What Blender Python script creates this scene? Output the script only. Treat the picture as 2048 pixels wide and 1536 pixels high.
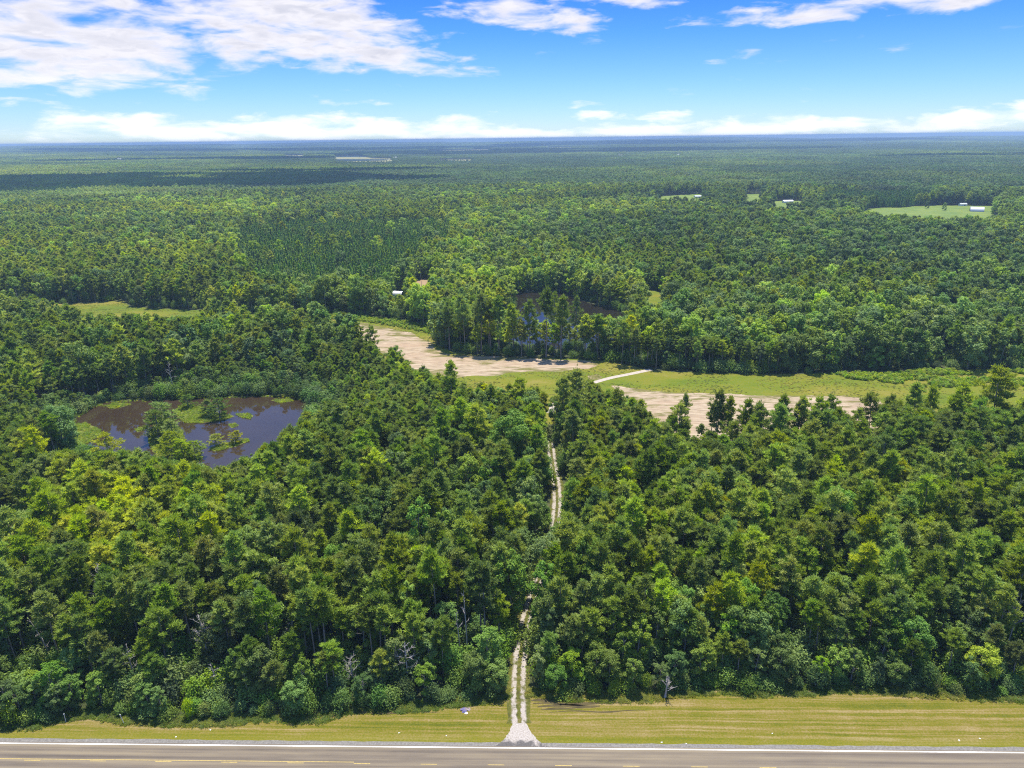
import bpy, math, random
import numpy as np
from mathutils import Matrix, Vector, Euler

R = math.radians
rng = np.random.default_rng(11)
random.seed(11)
for o in list(bpy.data.objects):
    bpy.data.objects.remove(o)
scene = bpy.context.scene
C = scene.collection

# ------------------------------------------------------------------ camera
CAM_H, FPX, HOR, ROLL = 107.0, 1410.0, 277.0, 0.0122
PITCH = math.atan((768 - HOR) / FPX)
CM = Matrix.Rotation(math.pi / 2 - PITCH, 3, 'X') @ Matrix.Rotation(-ROLL, 3, 'Z')
CMn = np.array(CM)
cam = bpy.data.cameras.new('camera')
cam.sensor_width = 36
cam.lens = 36 * FPX / 2048
cam.clip_start = 1
cam.clip_end = 90000
camo = bpy.data.objects.new('camera', cam)
C.objects.link(camo)
camo.matrix_world = Matrix.Translation((0, 0, CAM_H)) @ CM.to_4x4()
scene.camera = camo

# ------------------------------------------------------------------ light
SUN_EL, SUN_AZ = R(72), R(6)            # azimuth from +Y (view) towards +X
sdir = Vector((math.sin(SUN_AZ) * math.cos(SUN_EL), math.cos(SUN_AZ) * math.cos(SUN_EL), math.sin(SUN_EL)))
sun = bpy.data.lights.new('sun', 'SUN')
sun.energy = 3.5
sun.angle = R(0.5)
sun.color = (1.0, 0.95, 0.86)
suno = bpy.data.objects.new('sun', sun)
C.objects.link(suno)
suno.rotation_euler = sdir.to_track_quat('Z', 'Y').to_euler()
suno.location = (0, 0, 400)
SKY_STRENGTH = 0.14
scene.view_settings.view_transform = 'Standard'
scene.view_settings.look = 'None'
scene.view_settings.gamma = 1
scene.view_settings.use_curve_mapping = False
scene.view_settings.exposure = 1.34
scene.cycles.filter_width = 1.1
scene.cycles.use_denoising = False
scene.cycles.max_bounces = 8
scene.cycles.diffuse_bounces = 6
scene.cycles.glossy_bounces = 2
scene.cycles.transmission_bounces = 3
scene.cycles.volume_bounces = 0


def ray(px, py):
    d = np.array([(px - 1024) / FPX, -(py - 768) / FPX, -1.0])
    return CMn @ d


def G(px, py, z=0.0):
    d = ray(px, py)
    t = (z - CAM_H) / d[2]
    return np.array([d[0] * t, d[1] * t])


def GP(pts, z=0.0):
    return np.array([G(a, b, z) for a, b in pts])


def PX(x, y, z=0.0):
    p = np.stack([np.asarray(x, float), np.asarray(y, float), np.asarray(z, float) - CAM_H + 0 * np.asarray(x, float)], -1) @ CMn
    dep = -p[..., 2]
    return 1024 + FPX * p[..., 0] / dep, 768 - FPX * p[..., 1] / dep, dep


def height_to(px_top, xy):
    """height of something standing at xy whose top shows at image row px_top"""
    lo, hi = 0.0, 60.0
    for _ in range(40):
        m = (lo + hi) / 2
        if PX(xy[0], xy[1], m)[1] > px_top:
            lo = m
        else:
            hi = m
    return lo


# ------------------------------------------------------------------ nodes
class NT:
    def __init__(self, tree):
        self.t = tree
        self.n = tree.nodes
        self.l = tree.links

    def __call__(self, kind, ins=None, **props):
        nd = self.n.new(kind)
        for k, v in props.items():
            setattr(nd, k, v)
        for k, v in (ins or {}).items():
            s = nd.inputs[k]
            if isinstance(v, bpy.types.NodeSocket):
                self.l.new(v, s)
            else:
                s.default_value = v
        return nd

    def math(self, op, a, b=0.0, clamp=False):
        nd = self.n.new('ShaderNodeMath')
        nd.operation = op
        nd.use_clamp = clamp
        for i, v in enumerate((a, b)):
            if isinstance(v, bpy.types.NodeSocket):
                self.l.new(v, nd.inputs[i])
            else:
                nd.inputs[i].default_value = v
        return nd.outputs[0]

    def mix(self, f, a, b, blend='MIX'):
        nd = self.n.new('ShaderNodeMix')
        nd.data_type = 'RGBA'
        nd.blend_type = blend
        for i, v in ((0, f), (6, a), (7, b)):
            if isinstance(v, bpy.types.NodeSocket):
                self.l.new(v, nd.inputs[i])
            elif i == 0:
                nd.inputs[i].default_value = v
            else:
                nd.inputs[i].default_value = (*v, 1) if len(v) == 3 else v
        return nd.outputs[2]

    def noise(self, vec, scale, detail=4, rough=0.55, dist=0.0):
        nd = self('ShaderNodeTexNoise', {'Scale': scale, 'Detail': detail, 'Roughness': rough, 'Distortion': dist})
        if vec is not None:
            self.l.new(vec, nd.inputs['Vector'])
        return nd.outputs['Fac']

    def step(self, v, a, b, smooth=True):
        nd = self('ShaderNodeMapRange', {'Value': v, 'From Min': a, 'From Max': b})
        nd.interpolation_type = 'SMOOTHSTEP' if smooth else 'LINEAR'
        nd.clamp = True
        return nd.outputs[0]

    def ramp(self, v, stops):
        nd = self('ShaderNodeValToRGB', {'Fac': v})
        e = nd.color_ramp.elements
        while len(e) < len(stops):
            e.new(0.5)
        for k, (p, c) in zip(e, stops):
            k.position = p
            k.color = (*c, 1)
        return nd.outputs[0]


# ------------------------------------------------------------------ sky
world = bpy.data.worlds.new('World')
scene.world = world
world.use_nodes = True
w = NT(world.node_tree)
w.n.clear()
sky = w('ShaderNodeTexSky', sky_type='NISHITA', sun_disc=False, sun_elevation=SUN_EL, sun_rotation=SUN_AZ,
        altitude=100, air_density=1.0, dust_density=0.0, ozone_density=3.0)
tc = w('ShaderNodeTexCoord')
dirv = tc.outputs['Generated']
sep = w('ShaderNodeSeparateXYZ', {0: dirv})
zc = sep.outputs[2]
az = w.math('ARCTAN2', sep.outputs[0], sep.outputs[1])
el = w.math('ARCSINE', zc)
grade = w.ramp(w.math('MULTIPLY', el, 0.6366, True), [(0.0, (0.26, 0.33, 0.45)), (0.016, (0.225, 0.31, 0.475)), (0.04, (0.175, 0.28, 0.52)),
                                                     (0.08, (0.098, 0.22, 0.54)), (0.125, (0.054, 0.162, 0.47)), (0.19, (0.23, 0.37, 0.64)), (0.30, (0.44, 0.59, 0.84)), (0.45, (0.54, 0.72, 0.97)), (1.0, (0.80, 0.92, 1.05))])  # sky above the frame graded brighter to add fill light
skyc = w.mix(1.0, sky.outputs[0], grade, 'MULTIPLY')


def azel(px, py):
    d = ray(px, py)
    d = d / np.linalg.norm(d)
    return math.atan2(d[0], d[1]), math.asin(d[2])


# warped (azimuth, elevation) coordinates so cloud outlines are ragged
sv = w('ShaderNodeCombineXYZ', {0: w.math('MULTIPLY', az, 9.0), 1: w.math('MULTIPLY', el, 26.0), 2: 0.0}).outputs[0]
wn = w('ShaderNodeTexNoise', {'Vector': sv, 'Scale': 1.3, 'Detail': 5, 'Roughness': 0.6})
wsub = w('ShaderNodeVectorMath', {0: wn.outputs['Color'], 1: (0.5, 0.5, 0.5)}, operation='SUBTRACT').outputs[0]
wmul = w('ShaderNodeVectorMath', {0: wsub, 1: (0.16, 0.035, 0.0)}, operation='MULTIPLY').outputs[0]
ae = w('ShaderNodeCombineXYZ', {0: az, 1: el, 2: 0.0}).outputs[0]
aw = w('ShaderNodeVectorMath', {0: ae, 1: wmul}, operation='ADD').outputs[0]
CLOUDS = [  # cx, cy, rx, ry (pixels of the photograph), angle deg, weight
    (110, 80, 310, 66, 3, .98), (360, 105, 200, 26, 6, .84), (40, 145, 240, 30, -4, .84), (60, 12, 170, 22, 0, .70), (250, 60, 170, 36, 0, .78),
    (600, 50, 270, 54, -12, 1.08), (790, 92, 140, 34, -16, .86), (620, 106, 150, 26, -4, .78), (430, 10, 170, 24, 0, .74),
    (1040, 30, 120, 26, -6, .86), (1130, 46, 100, 12, -4, .66), (1235, -2, 120, 14, 0, .86), (1535, 13, 55, 10, -8, .66),
    (1850, 0, 270, 22, 2, .92), (590, 259, 400, 19, 0, 1.02), (300, 246, 190, 17, -3, .84), (580, 232, 110, 11, 0, .78),
    (930, 241, 55, 14, 0, .70), (1420, 257, 310, 17, 1, 1.02), (1280, 234, 110, 10, 0, .76), (2000, 230, 150, 19, 6, .98),
    (1560, 244, 190, 12, 0, .76), (990, 267, 260, 12, 0, .95), (40, 212, 110, 5, 0, .5), (1150, 211, 80, 7, 0, .52), (710, 211, 80, 7, 0, .52),
    (870, 18, 60, 12, -14, .56), (940, 124, 40, 6, 0, .52), (1320, 34, 60, 9, 0, .45), (1820, 213, 110, 6, 3, .48), (110, 286, 90, 8, 0, .6), (1560, 285, 220, 10, 0, .5),
]
mask = None
for cx, cy, rx, ry, ang, wt in CLOUDS:
    a0, e0 = azel(cx, cy)
    s = w('ShaderNodeVectorMath', {0: aw, 1: (a0, e0, 0)}, operation='SUBTRACT').outputs[0]
    if ang:
        s = w('ShaderNodeVectorRotate', {'Vector': s, 'Angle': R(-ang)}, rotation_type='Z_AXIS').outputs[0]
    s = w('ShaderNodeVectorMath', {0: s, 1: (FPX / rx, FPX / ry, 0)}, operation='MULTIPLY').outputs[0]
    d2 = w('ShaderNodeVectorMath', {0: s, 1: s}, operation='DOT_PRODUCT').outputs['Value']
    g = w('ShaderNodeMapRange', {'Value': d2, 'From Min': 2.0, 'From Max': 0.0, 'To Max': wt}).outputs[0]
    mask = g if mask is None else w.math('SMOOTH_MAX', mask, g)
    if mask.node.type == 'MATH':
        mask.node.inputs[2].default_value = 0.1
# a sparse field of the same clouds for the rest of the sky
far = w.noise(w('ShaderNodeVectorMath', {0: dirv, 1: (2.2, 2.2, 5.0)}, operation='MULTIPLY').outputs[0], 1.6, 3, 0.5)
high = w.step(el, 0.23, 0.36)
rest = w.math('MULTIPLY', w.math('MULTIPLY', w.step(far, 0.46, 0.70), 0.95), high)
mask = w.math('MAXIMUM', mask, rest)
fb = w.noise(w('ShaderNodeVectorMath', {0: dirv, 1: (9, 9, 36)}, operation='MULTIPLY').outputs[0], 1.7, 9, 0.53, 0.3)
dens = w.math('ADD', mask, w.math('MULTIPLY', w.math('SUBTRACT', fb, 0.5), 2.2))
alpha = w.step(dens, 0.36, 1.0)
thick = w.step(dens, 0.5, 1.7)
fb2 = w.noise(w('ShaderNodeVectorMath', {0: dirv, 1: (16, 16, 60)}, operation='MULTIPLY').outputs[0], 2.0, 6, 0.55, 0.4)
shade = w.math('MULTIPLY', w.step(fb2, 0.36, 0.62), thick)
ccol = w.mix(shade, (2.75, 2.7, 2.85), (1.85, 1.9, 2.2))
ccol = w.mix(w.step(el, 0.0, 0.1), (3.3, 3.4, 3.5), ccol)
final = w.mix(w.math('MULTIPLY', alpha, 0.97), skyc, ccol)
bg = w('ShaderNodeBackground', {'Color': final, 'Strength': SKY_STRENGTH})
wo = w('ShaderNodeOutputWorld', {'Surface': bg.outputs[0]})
world.cycles.sampling_method = 'MANUAL'
world.cycles.sample_map_resolution = 1024


# ------------------------------------------------------------------ materials
def material(name):
    m = bpy.data.materials.new(name)
    m.use_nodes = True
    t = NT(m.node_tree)
    t.n.clear()
    out = t('ShaderNodeOutputMaterial')
    return m, t, out


def principled(t, out, col, rough=0.8, spec=0.3, **kw):
    p = t('ShaderNodeBsdfPrincipled', {'Roughness': rough, 'Specular IOR Level': spec})
    if isinstance(col, bpy.types.NodeSocket):
        t.l.new(col, p.inputs['Base Color'])
    else:
        p.inputs['Base Color'].default_value = (*col, 1)
    for k, v in kw.items():
        if isinstance(v, bpy.types.NodeSocket):
            t.l.new(v, p.inputs[k])
        else:
            p.inputs[k].default_value = v
    t.l.new(p.outputs[0], out.inputs['Surface'])
    return p


def leaf_material(name, stops, trans=0.42):
    m, t, out = material(name)
    tint = t('ShaderNodeAttribute', attribute_type='INSTANCER', attribute_name='tint').outputs['Fac']
    geo = t('ShaderNodeNewGeometry')
    isl = geo.outputs['Random Per Island']
    big = t.noise(geo.outputs['Position'], 0.006, 4, 0.6)
    v = t.math('ADD', tint, t.math('MULTIPLY', t.math('SUBTRACT', isl, 0.5), 0.24))
    v = t.math('ADD', v, t.math('MULTIPLY', t.math('SUBTRACT', big, 0.5), 0.9), True)
    col = t.ramp(v, stops)
    orn = t('ShaderNodeObjectInfo').outputs['Random']
    hue = t.math('ADD', 0.5, t.math('MULTIPLY', t.math('SUBTRACT', t.math('FRACT', t.math('MULTIPLY', orn, 17.3)), 0.5), 0.034))
    sat = t.math('ADD', 0.86, t.math('MULTIPLY', t.math('FRACT', t.math('MULTIPLY', orn, 7.9)), 0.26))
    hsv = t('ShaderNodeHueSaturation', {'Hue': hue, 'Saturation': sat, 'Color': col, 'Value': t.math('ADD', 0.68, t.math('MULTIPLY', t('ShaderNodeObjectInfo').outputs['Random'], 0.64))})
    d = t('ShaderNodeBsdfPrincipled', {'Base Color': hsv.outputs[0], 'Roughness': 0.6, 'Specular IOR Level': 0.10})
    tr = t('ShaderNodeBsdfTranslucent', {'Color': t.mix(1.0, hsv.outputs[0], (trans * 2.35, trans * 2.25, trans * 0.9), 'MULTIPLY')})
    mx = t('ShaderNodeAddShader', {0: d.outputs[0], 1: tr.outputs[0]})
    t.l.new(mx.outputs[0], out.inputs['Surface'])
    return m


M = {}
M['pine'] = leaf_material('pine_needles', [(0.0, (0.048, 0.080, 0.019)), (0.35, (0.102, 0.148, 0.023)), (0.65, (0.150, 0.192, 0.024)), (1.0, (0.225, 0.26, 0.014))])
M['broad'] = leaf_material('broad_leaves', [(0.0, (0.036, 0.068, 0.021)), (0.35, (0.076, 0.124, 0.024)), (0.65, (0.114, 0.168, 0.024)), (1.0, (0.20, 0.265, 0.012))])
M['young'] = leaf_material('young_pine_needles', [(0.0, (0.04, 0.09, 0.018)), (0.5, (0.085, 0.155, 0.025)), (1.0, (0.15, 0.22, 0.03))])
M['cypress'] = leaf_material('feathery_leaves', [(0.0, (0.05, 0.10, 0.018)), (0.5, (0.12, 0.17, 0.022)), (1.0, (0.26, 0.28, 0.02))], 0.35)
M['grass'] = leaf_material('grass_blades', [(0.0, (0.055, 0.085, 0.010)), (0.5, (0.130, 0.125, 0.014)), (1.0, (0.26, 0.20, 0.06))], 0.3)
M['weed'] = leaf_material('weed_leaves', [(0.0, (0.07, 0.13, 0.012)), (0.5, (0.12, 0.19, 0.010)), (1.0, (0.20, 0.24, 0.012))], 0.35)


def simple(name, stops, scale, rough=0.85, spec=0.2, detail=6, stretch=None, bump=0.0):
    m, t, out = material(name)
    tcn = t('ShaderNodeTexCoord')
    v = tcn.outputs['Object']
    if stretch:
        v = t('ShaderNodeMapping', {'Vector': v, 'Scale': stretch}).outputs[0]
    n = t.noise(v, scale, detail, 0.6)
    col = t.ramp(n, stops)
    p = principled(t, out, col, rough, spec)
    if bump:
        b = t('ShaderNodeBump', {'Height': n, 'Strength': bump})
        t.l.new(b.outputs[0], p.inputs['Normal'])
    return m


M['bark'] = simple('pine_bark', [(0.3, (0.16, 0.125, 0.10)), (0.7, (0.32, 0.265, 0.215))], 3, stretch=(4, 4, 0.7))
M['grey_bark'] = simple('grey_bark', [(0.3, (0.15, 0.135, 0.115)), (0.7, (0.34, 0.31, 0.27))], 3, stretch=(4, 4, 0.7))
M['dead'] = simple('weathered_wood', [(0.3, (0.25, 0.22, 0.19)), (0.7, (0.40, 0.36, 0.33))], 4, stretch=(3, 3, 0.5))
M['floor'] = simple('forest_floor', [(0.3, (0.022, 0.032, 0.010)), (0.55, (0.045, 0.055, 0.016)), (0.75, (0.085, 0.075, 0.035))], 0.35)
M['white'] = simple('white_line_paint', [(0.35, (0.62, 0.61, 0.58)), (0.6, (0.82, 0.81, 0.78))], 2.5)
M['yellow'] = simple('yellow_line_paint', [(0.35, (0.29, 0.215, 0.08)), (0.6, (0.40, 0.30, 0.10))], 2.5)
M['roof'] = simple('pale_metal_roof', [(0.3, (0.36, 0.38, 0.42)), (0.7, (0.46, 0.48, 0.52))], 2.0, rough=0.5, spec=0.5)
M['wall'] = simple('shed_wall', [(0.3, (0.06, 0.06, 0.07)), (0.7, (0.10, 0.10, 0.11))], 1.0)
M['white_paint'] = simple('white_paint', [(0.3, (0.68, 0.69, 0.70)), (0.7, (0.80, 0.80, 0.80))], 1.0)
M['dark'] = simple('opening_shade', [(0.3, (0.015, 0.015, 0.018)), (0.7, (0.03, 0.03, 0.03))], 1.0)  # near-black colour painted for the shade inside building openings
M['post'] = simple('pale_post_wood', [(0.3, (0.45, 0.43, 0.38)), (0.7, (0.66, 0.63, 0.58))], 3.0)
M['bag'] = simple('purple_plastic', [(0.3, (0.09, 0.08, 0.17)), (0.7, (0.20, 0.17, 0.28))], 3.0, rough=0.4, spec=0.5)
M['bag_pink'] = simple('faded_pink_cloth', [(0.3, (0.20, 0.15, 0.14)), (0.7, (0.32, 0.26, 0.25))], 3.0)
M['litter'] = simple('white_litter', [(0.3, (0.70, 0.70, 0.70)), (0.7, (0.85, 0.85, 0.85))], 3.0)
M['cloud'] = simple('cloud_white', [(0.3, (0.86, 0.86, 0.86)), (0.7, (0.9, 0.9, 0.9))], 0.01)
M['tin'] = simple('grey_tin', [(0.3, (0.4, 0.42, 0.45)), (0.7, (0.58, 0.6, 0.62))], 1.0, rough=.5)

# road frame: along the white edge line
RA, RB = G(0, 1486.5), G(2048, 1505.5)
rdir = (RB - RA) / np.linalg.norm(RB - RA)
rnor = np.array([-rdir[1], rdir[0]])
ROAD_ANG = math.atan2(rdir[1], rdir[0])


def road_xy(s, n):
    return RA + rdir * s + rnor * n


def RS(x, y):
    d = np.stack([np.asarray(x, float) - RA[0], np.asarray(y, float) - RA[1]], -1)
    return d @ rdir, d @ rnor


def along_road(t):
    """coordinates (along, across) the road from the world position"""
    g = t('ShaderNodeNewGeometry')
    v = t('ShaderNodeVectorMath', {0: g.outputs['Position'], 1: (RA[0], RA[1], 0)}, operation='SUBTRACT').outputs[0]
    return t('ShaderNodeVectorRotate', {'Vector': v, 'Angle': -ROAD_ANG}, rotation_type='Z_AXIS').outputs[0]


def verge_material():
    m, t, out = material('mown_verge_grass')
    v = along_road(t)
    sx = t('ShaderNodeMapping', {'Vector': v, 'Scale': (0.02, 1.25, 1)}).outputs[0]
    wob = t.noise(v, 0.05, 3)
    sx2 = t('ShaderNodeVectorMath', {0: sx, 1: t('ShaderNodeCombineXYZ', {1: t.math('MULTIPLY', wob, 1.6)}).outputs[0]}, operation='ADD').outputs[0]
    streak = t.noise(sx2, 1.0, 5, 0.62)
    blot = t.noise(v, 0.22, 6, 0.65)
    fine = t.noise(v, 2.6, 5, 0.7)
    a = t.math('ADD', t.math('MULTIPLY', streak, 0.85), t.math('MULTIPLY', blot, 0.25))
    a = t.math('ADD', a, t.math('MULTIPLY', t.math('SUBTRACT', fine, 0.5), 0.48))
    col = t.ramp(a, [(0.32, (0.052, 0.064, 0.006)), (0.44, (0.088, 0.094, 0.007)), (0.52, (0.124, 0.112, 0.011)), (0.60, (0.165, 0.126, 0.034)), (0.70, (0.225, 0.172, 0.075))])
    # yellow green band next to the road
    sepv = t('ShaderNodeSeparateXYZ', {0: v})
    near = t.step(t.math('ADD', sepv.outputs[1], t.math('MULTIPLY', blot, 2.0)), 5.2, 2.0)
    col = t.mix(t.math('MULTIPLY', near, 0.75), col, t.ramp(fine, [(0.3, (0.095, 0.108, 0.007)), (0.7, (0.165, 0.145, 0.012))]))
    p = principled(t, out, col, 0.9, 0.1)
    b = t('ShaderNodeBump', {'Height': fine, 'Strength': 0.6, 'Distance': 0.15})
    t.l.new(b.outputs[0], p.inputs['Normal'])
    return m


def field_material():
    m, t, out = material('meadow_grass')
    v = t('ShaderNodeNewGeometry').outputs['Position']
    vs = t('ShaderNodeMapping', {'Vector': v, 'Scale': (0.5, 1.0, 1)}).outputs[0]
    n1 = t.noise(vs, 0.035, 5, 0.6)
    n2 = t.noise(v, 0.5, 6, 0.65)
    a = t.math('ADD', t.math('MULTIPLY', n1, 0.8), t.math('MULTIPLY', n2, 0.2))
    col = t.ramp(a, [(0.33, (0.060, 0.100, 0.008)), (0.45, (0.105, 0.130, 0.009)), (0.54, (0.140, 0.138, 0.013)), (0.64, (0.19, 0.158, 0.036))])
    p = principled(t, out, col, 0.9, 0.1)
    b = t('ShaderNodeBump', {'Height': n2, 'Strength': 0.8, 'Distance': 0.3})
    t.l.new(b.outputs[0], p.inputs['Normal'])
    return m


def sand_material():
    m, t, out = material('pale_sand')
    v = t('ShaderNodeNewGeometry').outputs['Position']
    vs = t('ShaderNodeMapping', {'Vector': v, 'Scale': (0.25, 1.0, 1)}).outputs[0]
    n1 = t.noise(vs, 0.16, 6, 0.68, 0.5)
    n2 = t.noise(vs, 0.7, 6, 0.62)
    edge = t('ShaderNodeAttribute', attribute_name='edge').outputs['Fac']
    sandc = t.ramp(n2, [(0.32, (0.175, 0.130, 0.082)), (0.48, (0.285, 0.217, 0.14)), (0.66, (0.37, 0.30, 0.205))])
    n3 = t.noise(vs, 0.06, 4, 0.6)
    sandc = t.mix(t.math('MULTIPLY', t.step(n3, 0.45, 0.7), 0.55), sandc, (0.29, 0.195, 0.125))
    g = t.step(t.math('SUBTRACT', n1, t.math('MULTIPLY', t.step(edge, 0.0, 9.0), 0.10)), 0.44, 0.54)
    gr = t.ramp(n2, [(0.3, (0.07, 0.085, 0.010)), (0.7, (0.15, 0.12, 0.035))])
    col = t.mix(t.math('MULTIPLY', g, 0.9), sandc, gr)
    p = principled(t, out, col, 0.95, 0.1)
    b = t('ShaderNodeBump', {'Height': n2, 'Strength': 0.5, 'Distance': 0.25})
    t.l.new(b.outputs[0], p.inputs['Normal'])
    return m


def track_material():
    m, t, out = material('rutted_gravel_track')
    u = t('ShaderNodeAttribute', attribute_name='across').outputs['Fac']
    v = t('ShaderNodeNewGeometry').outputs['Position']
    n1 = t.noise(v, 0.9, 6, 0.65)
    n2 = t.noise(v, 4.0, 5, 0.65)
    uu = t.math('ADD', u, t.math('MULTIPLY', t.math('SUBTRACT', n1, 0.5), 1.3))
    au = t.math('ABSOLUTE', uu)
    rut = t.math('MULTIPLY', t.step(au, 0.28, 0.62), t.step(au, 1.65, 1.15))
    rut = t.math('MULTIPLY', rut, t.step(t.noise(v, 0.35, 5, 0.65), 0.34, 0.52))
    gravel = t.ramp(n2, [(0.3, (0.20, 0.165, 0.135)), (0.55, (0.33, 0.29, 0.25)), (0.75, (0.40, 0.365, 0.33))])
    grass = t.ramp(n1, [(0.35, (0.050, 0.045, 0.016)), (0.5, (0.075, 0.080, 0.012)), (0.7, (0.15, 0.115, 0.05))])
    col = t.mix(rut, grass, gravel)
    p = principled(t, out, col, 0.95, 0.1)
    b = t('ShaderNodeBump', {'Height': n2, 'Strength': 0.5, 'Distance': 0.1})
    t.l.new(b.outputs[0], p.inputs['Normal'])
    return m


def apron_material():
    m, t, out = material('driveway_gravel_and_asphalt')
    v = along_road(t)
    n1 = t.noise(v, 0.55, 6, 0.65, 0.4)
    n2 = t.noise(v, 3.5, 6, 0.65)
    sepv = t('ShaderNodeSeparateXYZ', {0: v})
    f = t.step(t.math('ADD', sepv.outputs[1], t.math('MULTIPLY', t.math('SUBTRACT', n1, 0.5), 9.0)), 0.6, 2.6)
    asp = t.ramp(n2, [(0.3, (0.070, 0.064, 0.060)), (0.7, (0.115, 0.106, 0.098))])
    gra = t.ramp(n2, [(0.3, (0.20, 0.165, 0.135)), (0.5, (0.31, 0.275, 0.24)), (0.75, (0.40, 0.365, 0.33))])
    principled(t, out, t.mix(f, asp, gra), 0.95, 0.1)
    return m


def asphalt_material():
    m, t, out = material('worn_asphalt')
    v = along_road(t)
    s = t('ShaderNodeMapping', {'Vector': v, 'Scale': (0.012, 1.0, 1)}).outputs[0]
    n1 = t.noise(s, 0.9, 4, 0.6)
    n2 = t.noise(v, 6.0, 6, 0.7)
    n3 = t.noise(t('ShaderNodeMapping', {'Vector': v, 'Scale': (0.12, 0.8, 1)}).outputs[0], 0.8, 5, 0.6)
    sepv = t('ShaderNodeSeparateXYZ', {0: v})
    # darker strip by the edge line and along the centre, paler wheel paths
    yy = sepv.outputs[1]
    wave = t('ShaderNodeMath', {0: t.math('MULTIPLY', yy, 2 * math.pi / 1.85)}, operation='COSINE').outputs[0]
    a = t.math('ADD', n1, t.math('MULTIPLY', wave, 0.10))
    a = t.math('ADD', a, t.math('MULTIPLY', t.math('SUBTRACT', n2, 0.5), 0.22))
    a = t.math('ADD', a, t.math('MULTIPLY', t.math('SUBTRACT', n3, 0.5), 0.35))
    col = t.ramp(a, [(0.30, (0.088, 0.072, 0.056)), (0.48, (0.136, 0.110, 0.080)), (0.66, (0.185, 0.149, 0.098))])
    principled(t, out, col, 0.9, 0.2)
    return m


def shoulder_material():
    m, t, out = material('grey_gravel_shoulder')
    v = along_road(t)
    n = t.noise(v, 2.2, 7, 0.7)
    principled(t, out, t.ramp(n, [(0.3, (0.10, 0.092, 0.080)), (0.5, (0.16, 0.148, 0.130)), (0.72, (0.23, 0.215, 0.19))]), 0.95, 0.1)
    return m


def water_material(name, col, spec=0.5):
    m, t, out = material(name)
    v = t('ShaderNodeNewGeometry').outputs['Position']
    n = t.noise(v, 0.9, 3, 0.5)
    b = t('ShaderNodeBump', {'Height': n, 'Strength': 0.002, 'Distance': 0.1})
    n2 = t.noise(v, 0.05, 4, 0.6)
    c = t.ramp(n2, [(0.3, col), (0.7, tuple(k * 1.35 for k in col))])
    p = principled(t, out, c, 0.02, spec, IOR=1.33)
    t.l.new(b.outputs[0], p.inputs['Normal'])
    return m


M['verge'] = verge_material()
M['field'] = field_material()
M['sand'] = sand_material()
M['track'] = track_material()
M['apron'] = apron_material()
M['asphalt'] = asphalt_material()
M['shoulder'] = shoulder_material()
M['water'] = water_material('brown_pond_water', (0.027, 0.018, 0.010))
M['water2'] = water_material('dark_pond_water', (0.012, 0.010, 0.007), 0.22)
M['mud'] = simple('wet_brown_mud', [(0.3, (0.05, 0.03, 0.018)), (0.7, (0.11, 0.07, 0.04))], 0.5, rough=0.4, spec=0.5)
M['sandy'] = simple('tan_soil', [(0.3, (0.20, 0.13, 0.07)), (0.7, (0.30, 0.21, 0.115))], 0.2)
M['farfield'] = simple('far_pasture', [(0.35, (0.085, 0.135, 0.014)), (0.65, (0.14, 0.18, 0.022))], 0.03)
M['dryfield'] = simple('far_dry_field', [(0.35, (0.17, 0.165, 0.05)), (0.65, (0.25, 0.225, 0.085))], 0.01)


# ------------------------------------------------------------------ mesh helpers
def mesh_np(name, verts, faces_list, mats, midx=None, smooth=False):
    """verts (n,3); faces_list: list of int arrays (k, sides)"""
    me = bpy.data.meshes.new(name)
    verts = np.asarray(verts, np.float32)
    loops = np.concatenate([f.reshape(-1) for f in faces_list]).astype(np.int32)
    tot = np.concatenate([np.full(len(f), f.shape[1], np.int32) for f in faces_list])
    start = np.concatenate([[0], np.cumsum(tot)[:-1]]).astype(np.int32)
    me.vertices.add(len(verts))
    me.vertices.foreach_set('co', verts.reshape(-1))
    me.loops.add(len(loops))
    me.loops.foreach_set('vertex_index', loops)
    me.polygons.add(len(tot))
    me.polygons.foreach_set('loop_start', start)
    me.polygons.foreach_set('loop_total', tot)
    for m_ in mats:
        me.materials.append(m_)
    if midx is not None:
        me.polygons.foreach_set('material_index', np.asarray(midx, np.int32))
    me.polygons.foreach_set('use_smooth', np.full(len(tot), smooth))
    me.update(calc_edges=True)
    me.validate()
    return me


def link(name, me, parent=None, loc=None):
    o = bpy.data.objects.new(name, me)
    C.objects.link(o)
    if parent is not None:
        o.parent = parent
    if loc is not None:
        o.location = loc
    return o


def tag(o, label=None, cat=None, group=None, kind=None):
    if label:
        o['label'] = label
    if cat:
        o['category'] = cat
    if group:
        o['group'] = group
    if kind:
        o['kind'] = kind
    return o


def tube(pts, radii, sides=6):
    """tapered tube through pts; returns verts, quads"""
    pts = np.asarray(pts, float)
    n = len(pts)
    tan = np.gradient(pts, axis=0)
    tan /= np.linalg.norm(tan, axis=1)[:, None] + 1e-9
    ref = np.where(np.abs(tan[:, 2:3]) > 0.9, [[1.0, 0, 0]], [[0, 0, 1.0]])
    u = np.cross(tan, ref)
    u /= np.linalg.norm(u, axis=1)[:, None]
    v = np.cross(tan, u)
    a = np.arange(sides) * 2 * math.pi / sides
    vs = pts[:, None, :] + np.asarray(radii)[:, None, None] * (np.cos(a)[None, :, None] * u[:, None, :] + np.sin(a)[None, :, None] * v[:, None, :])
    vs = vs.reshape(-1, 3)
    q = []
    for i in range(n - 1):
        for k in range(sides):
            k2 = (k + 1) % sides
            q.append((i * sides + k, i * sides + k2, (i + 1) * sides + k2, (i + 1) * sides + k))
    return vs, np.array(q, int)


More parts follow.
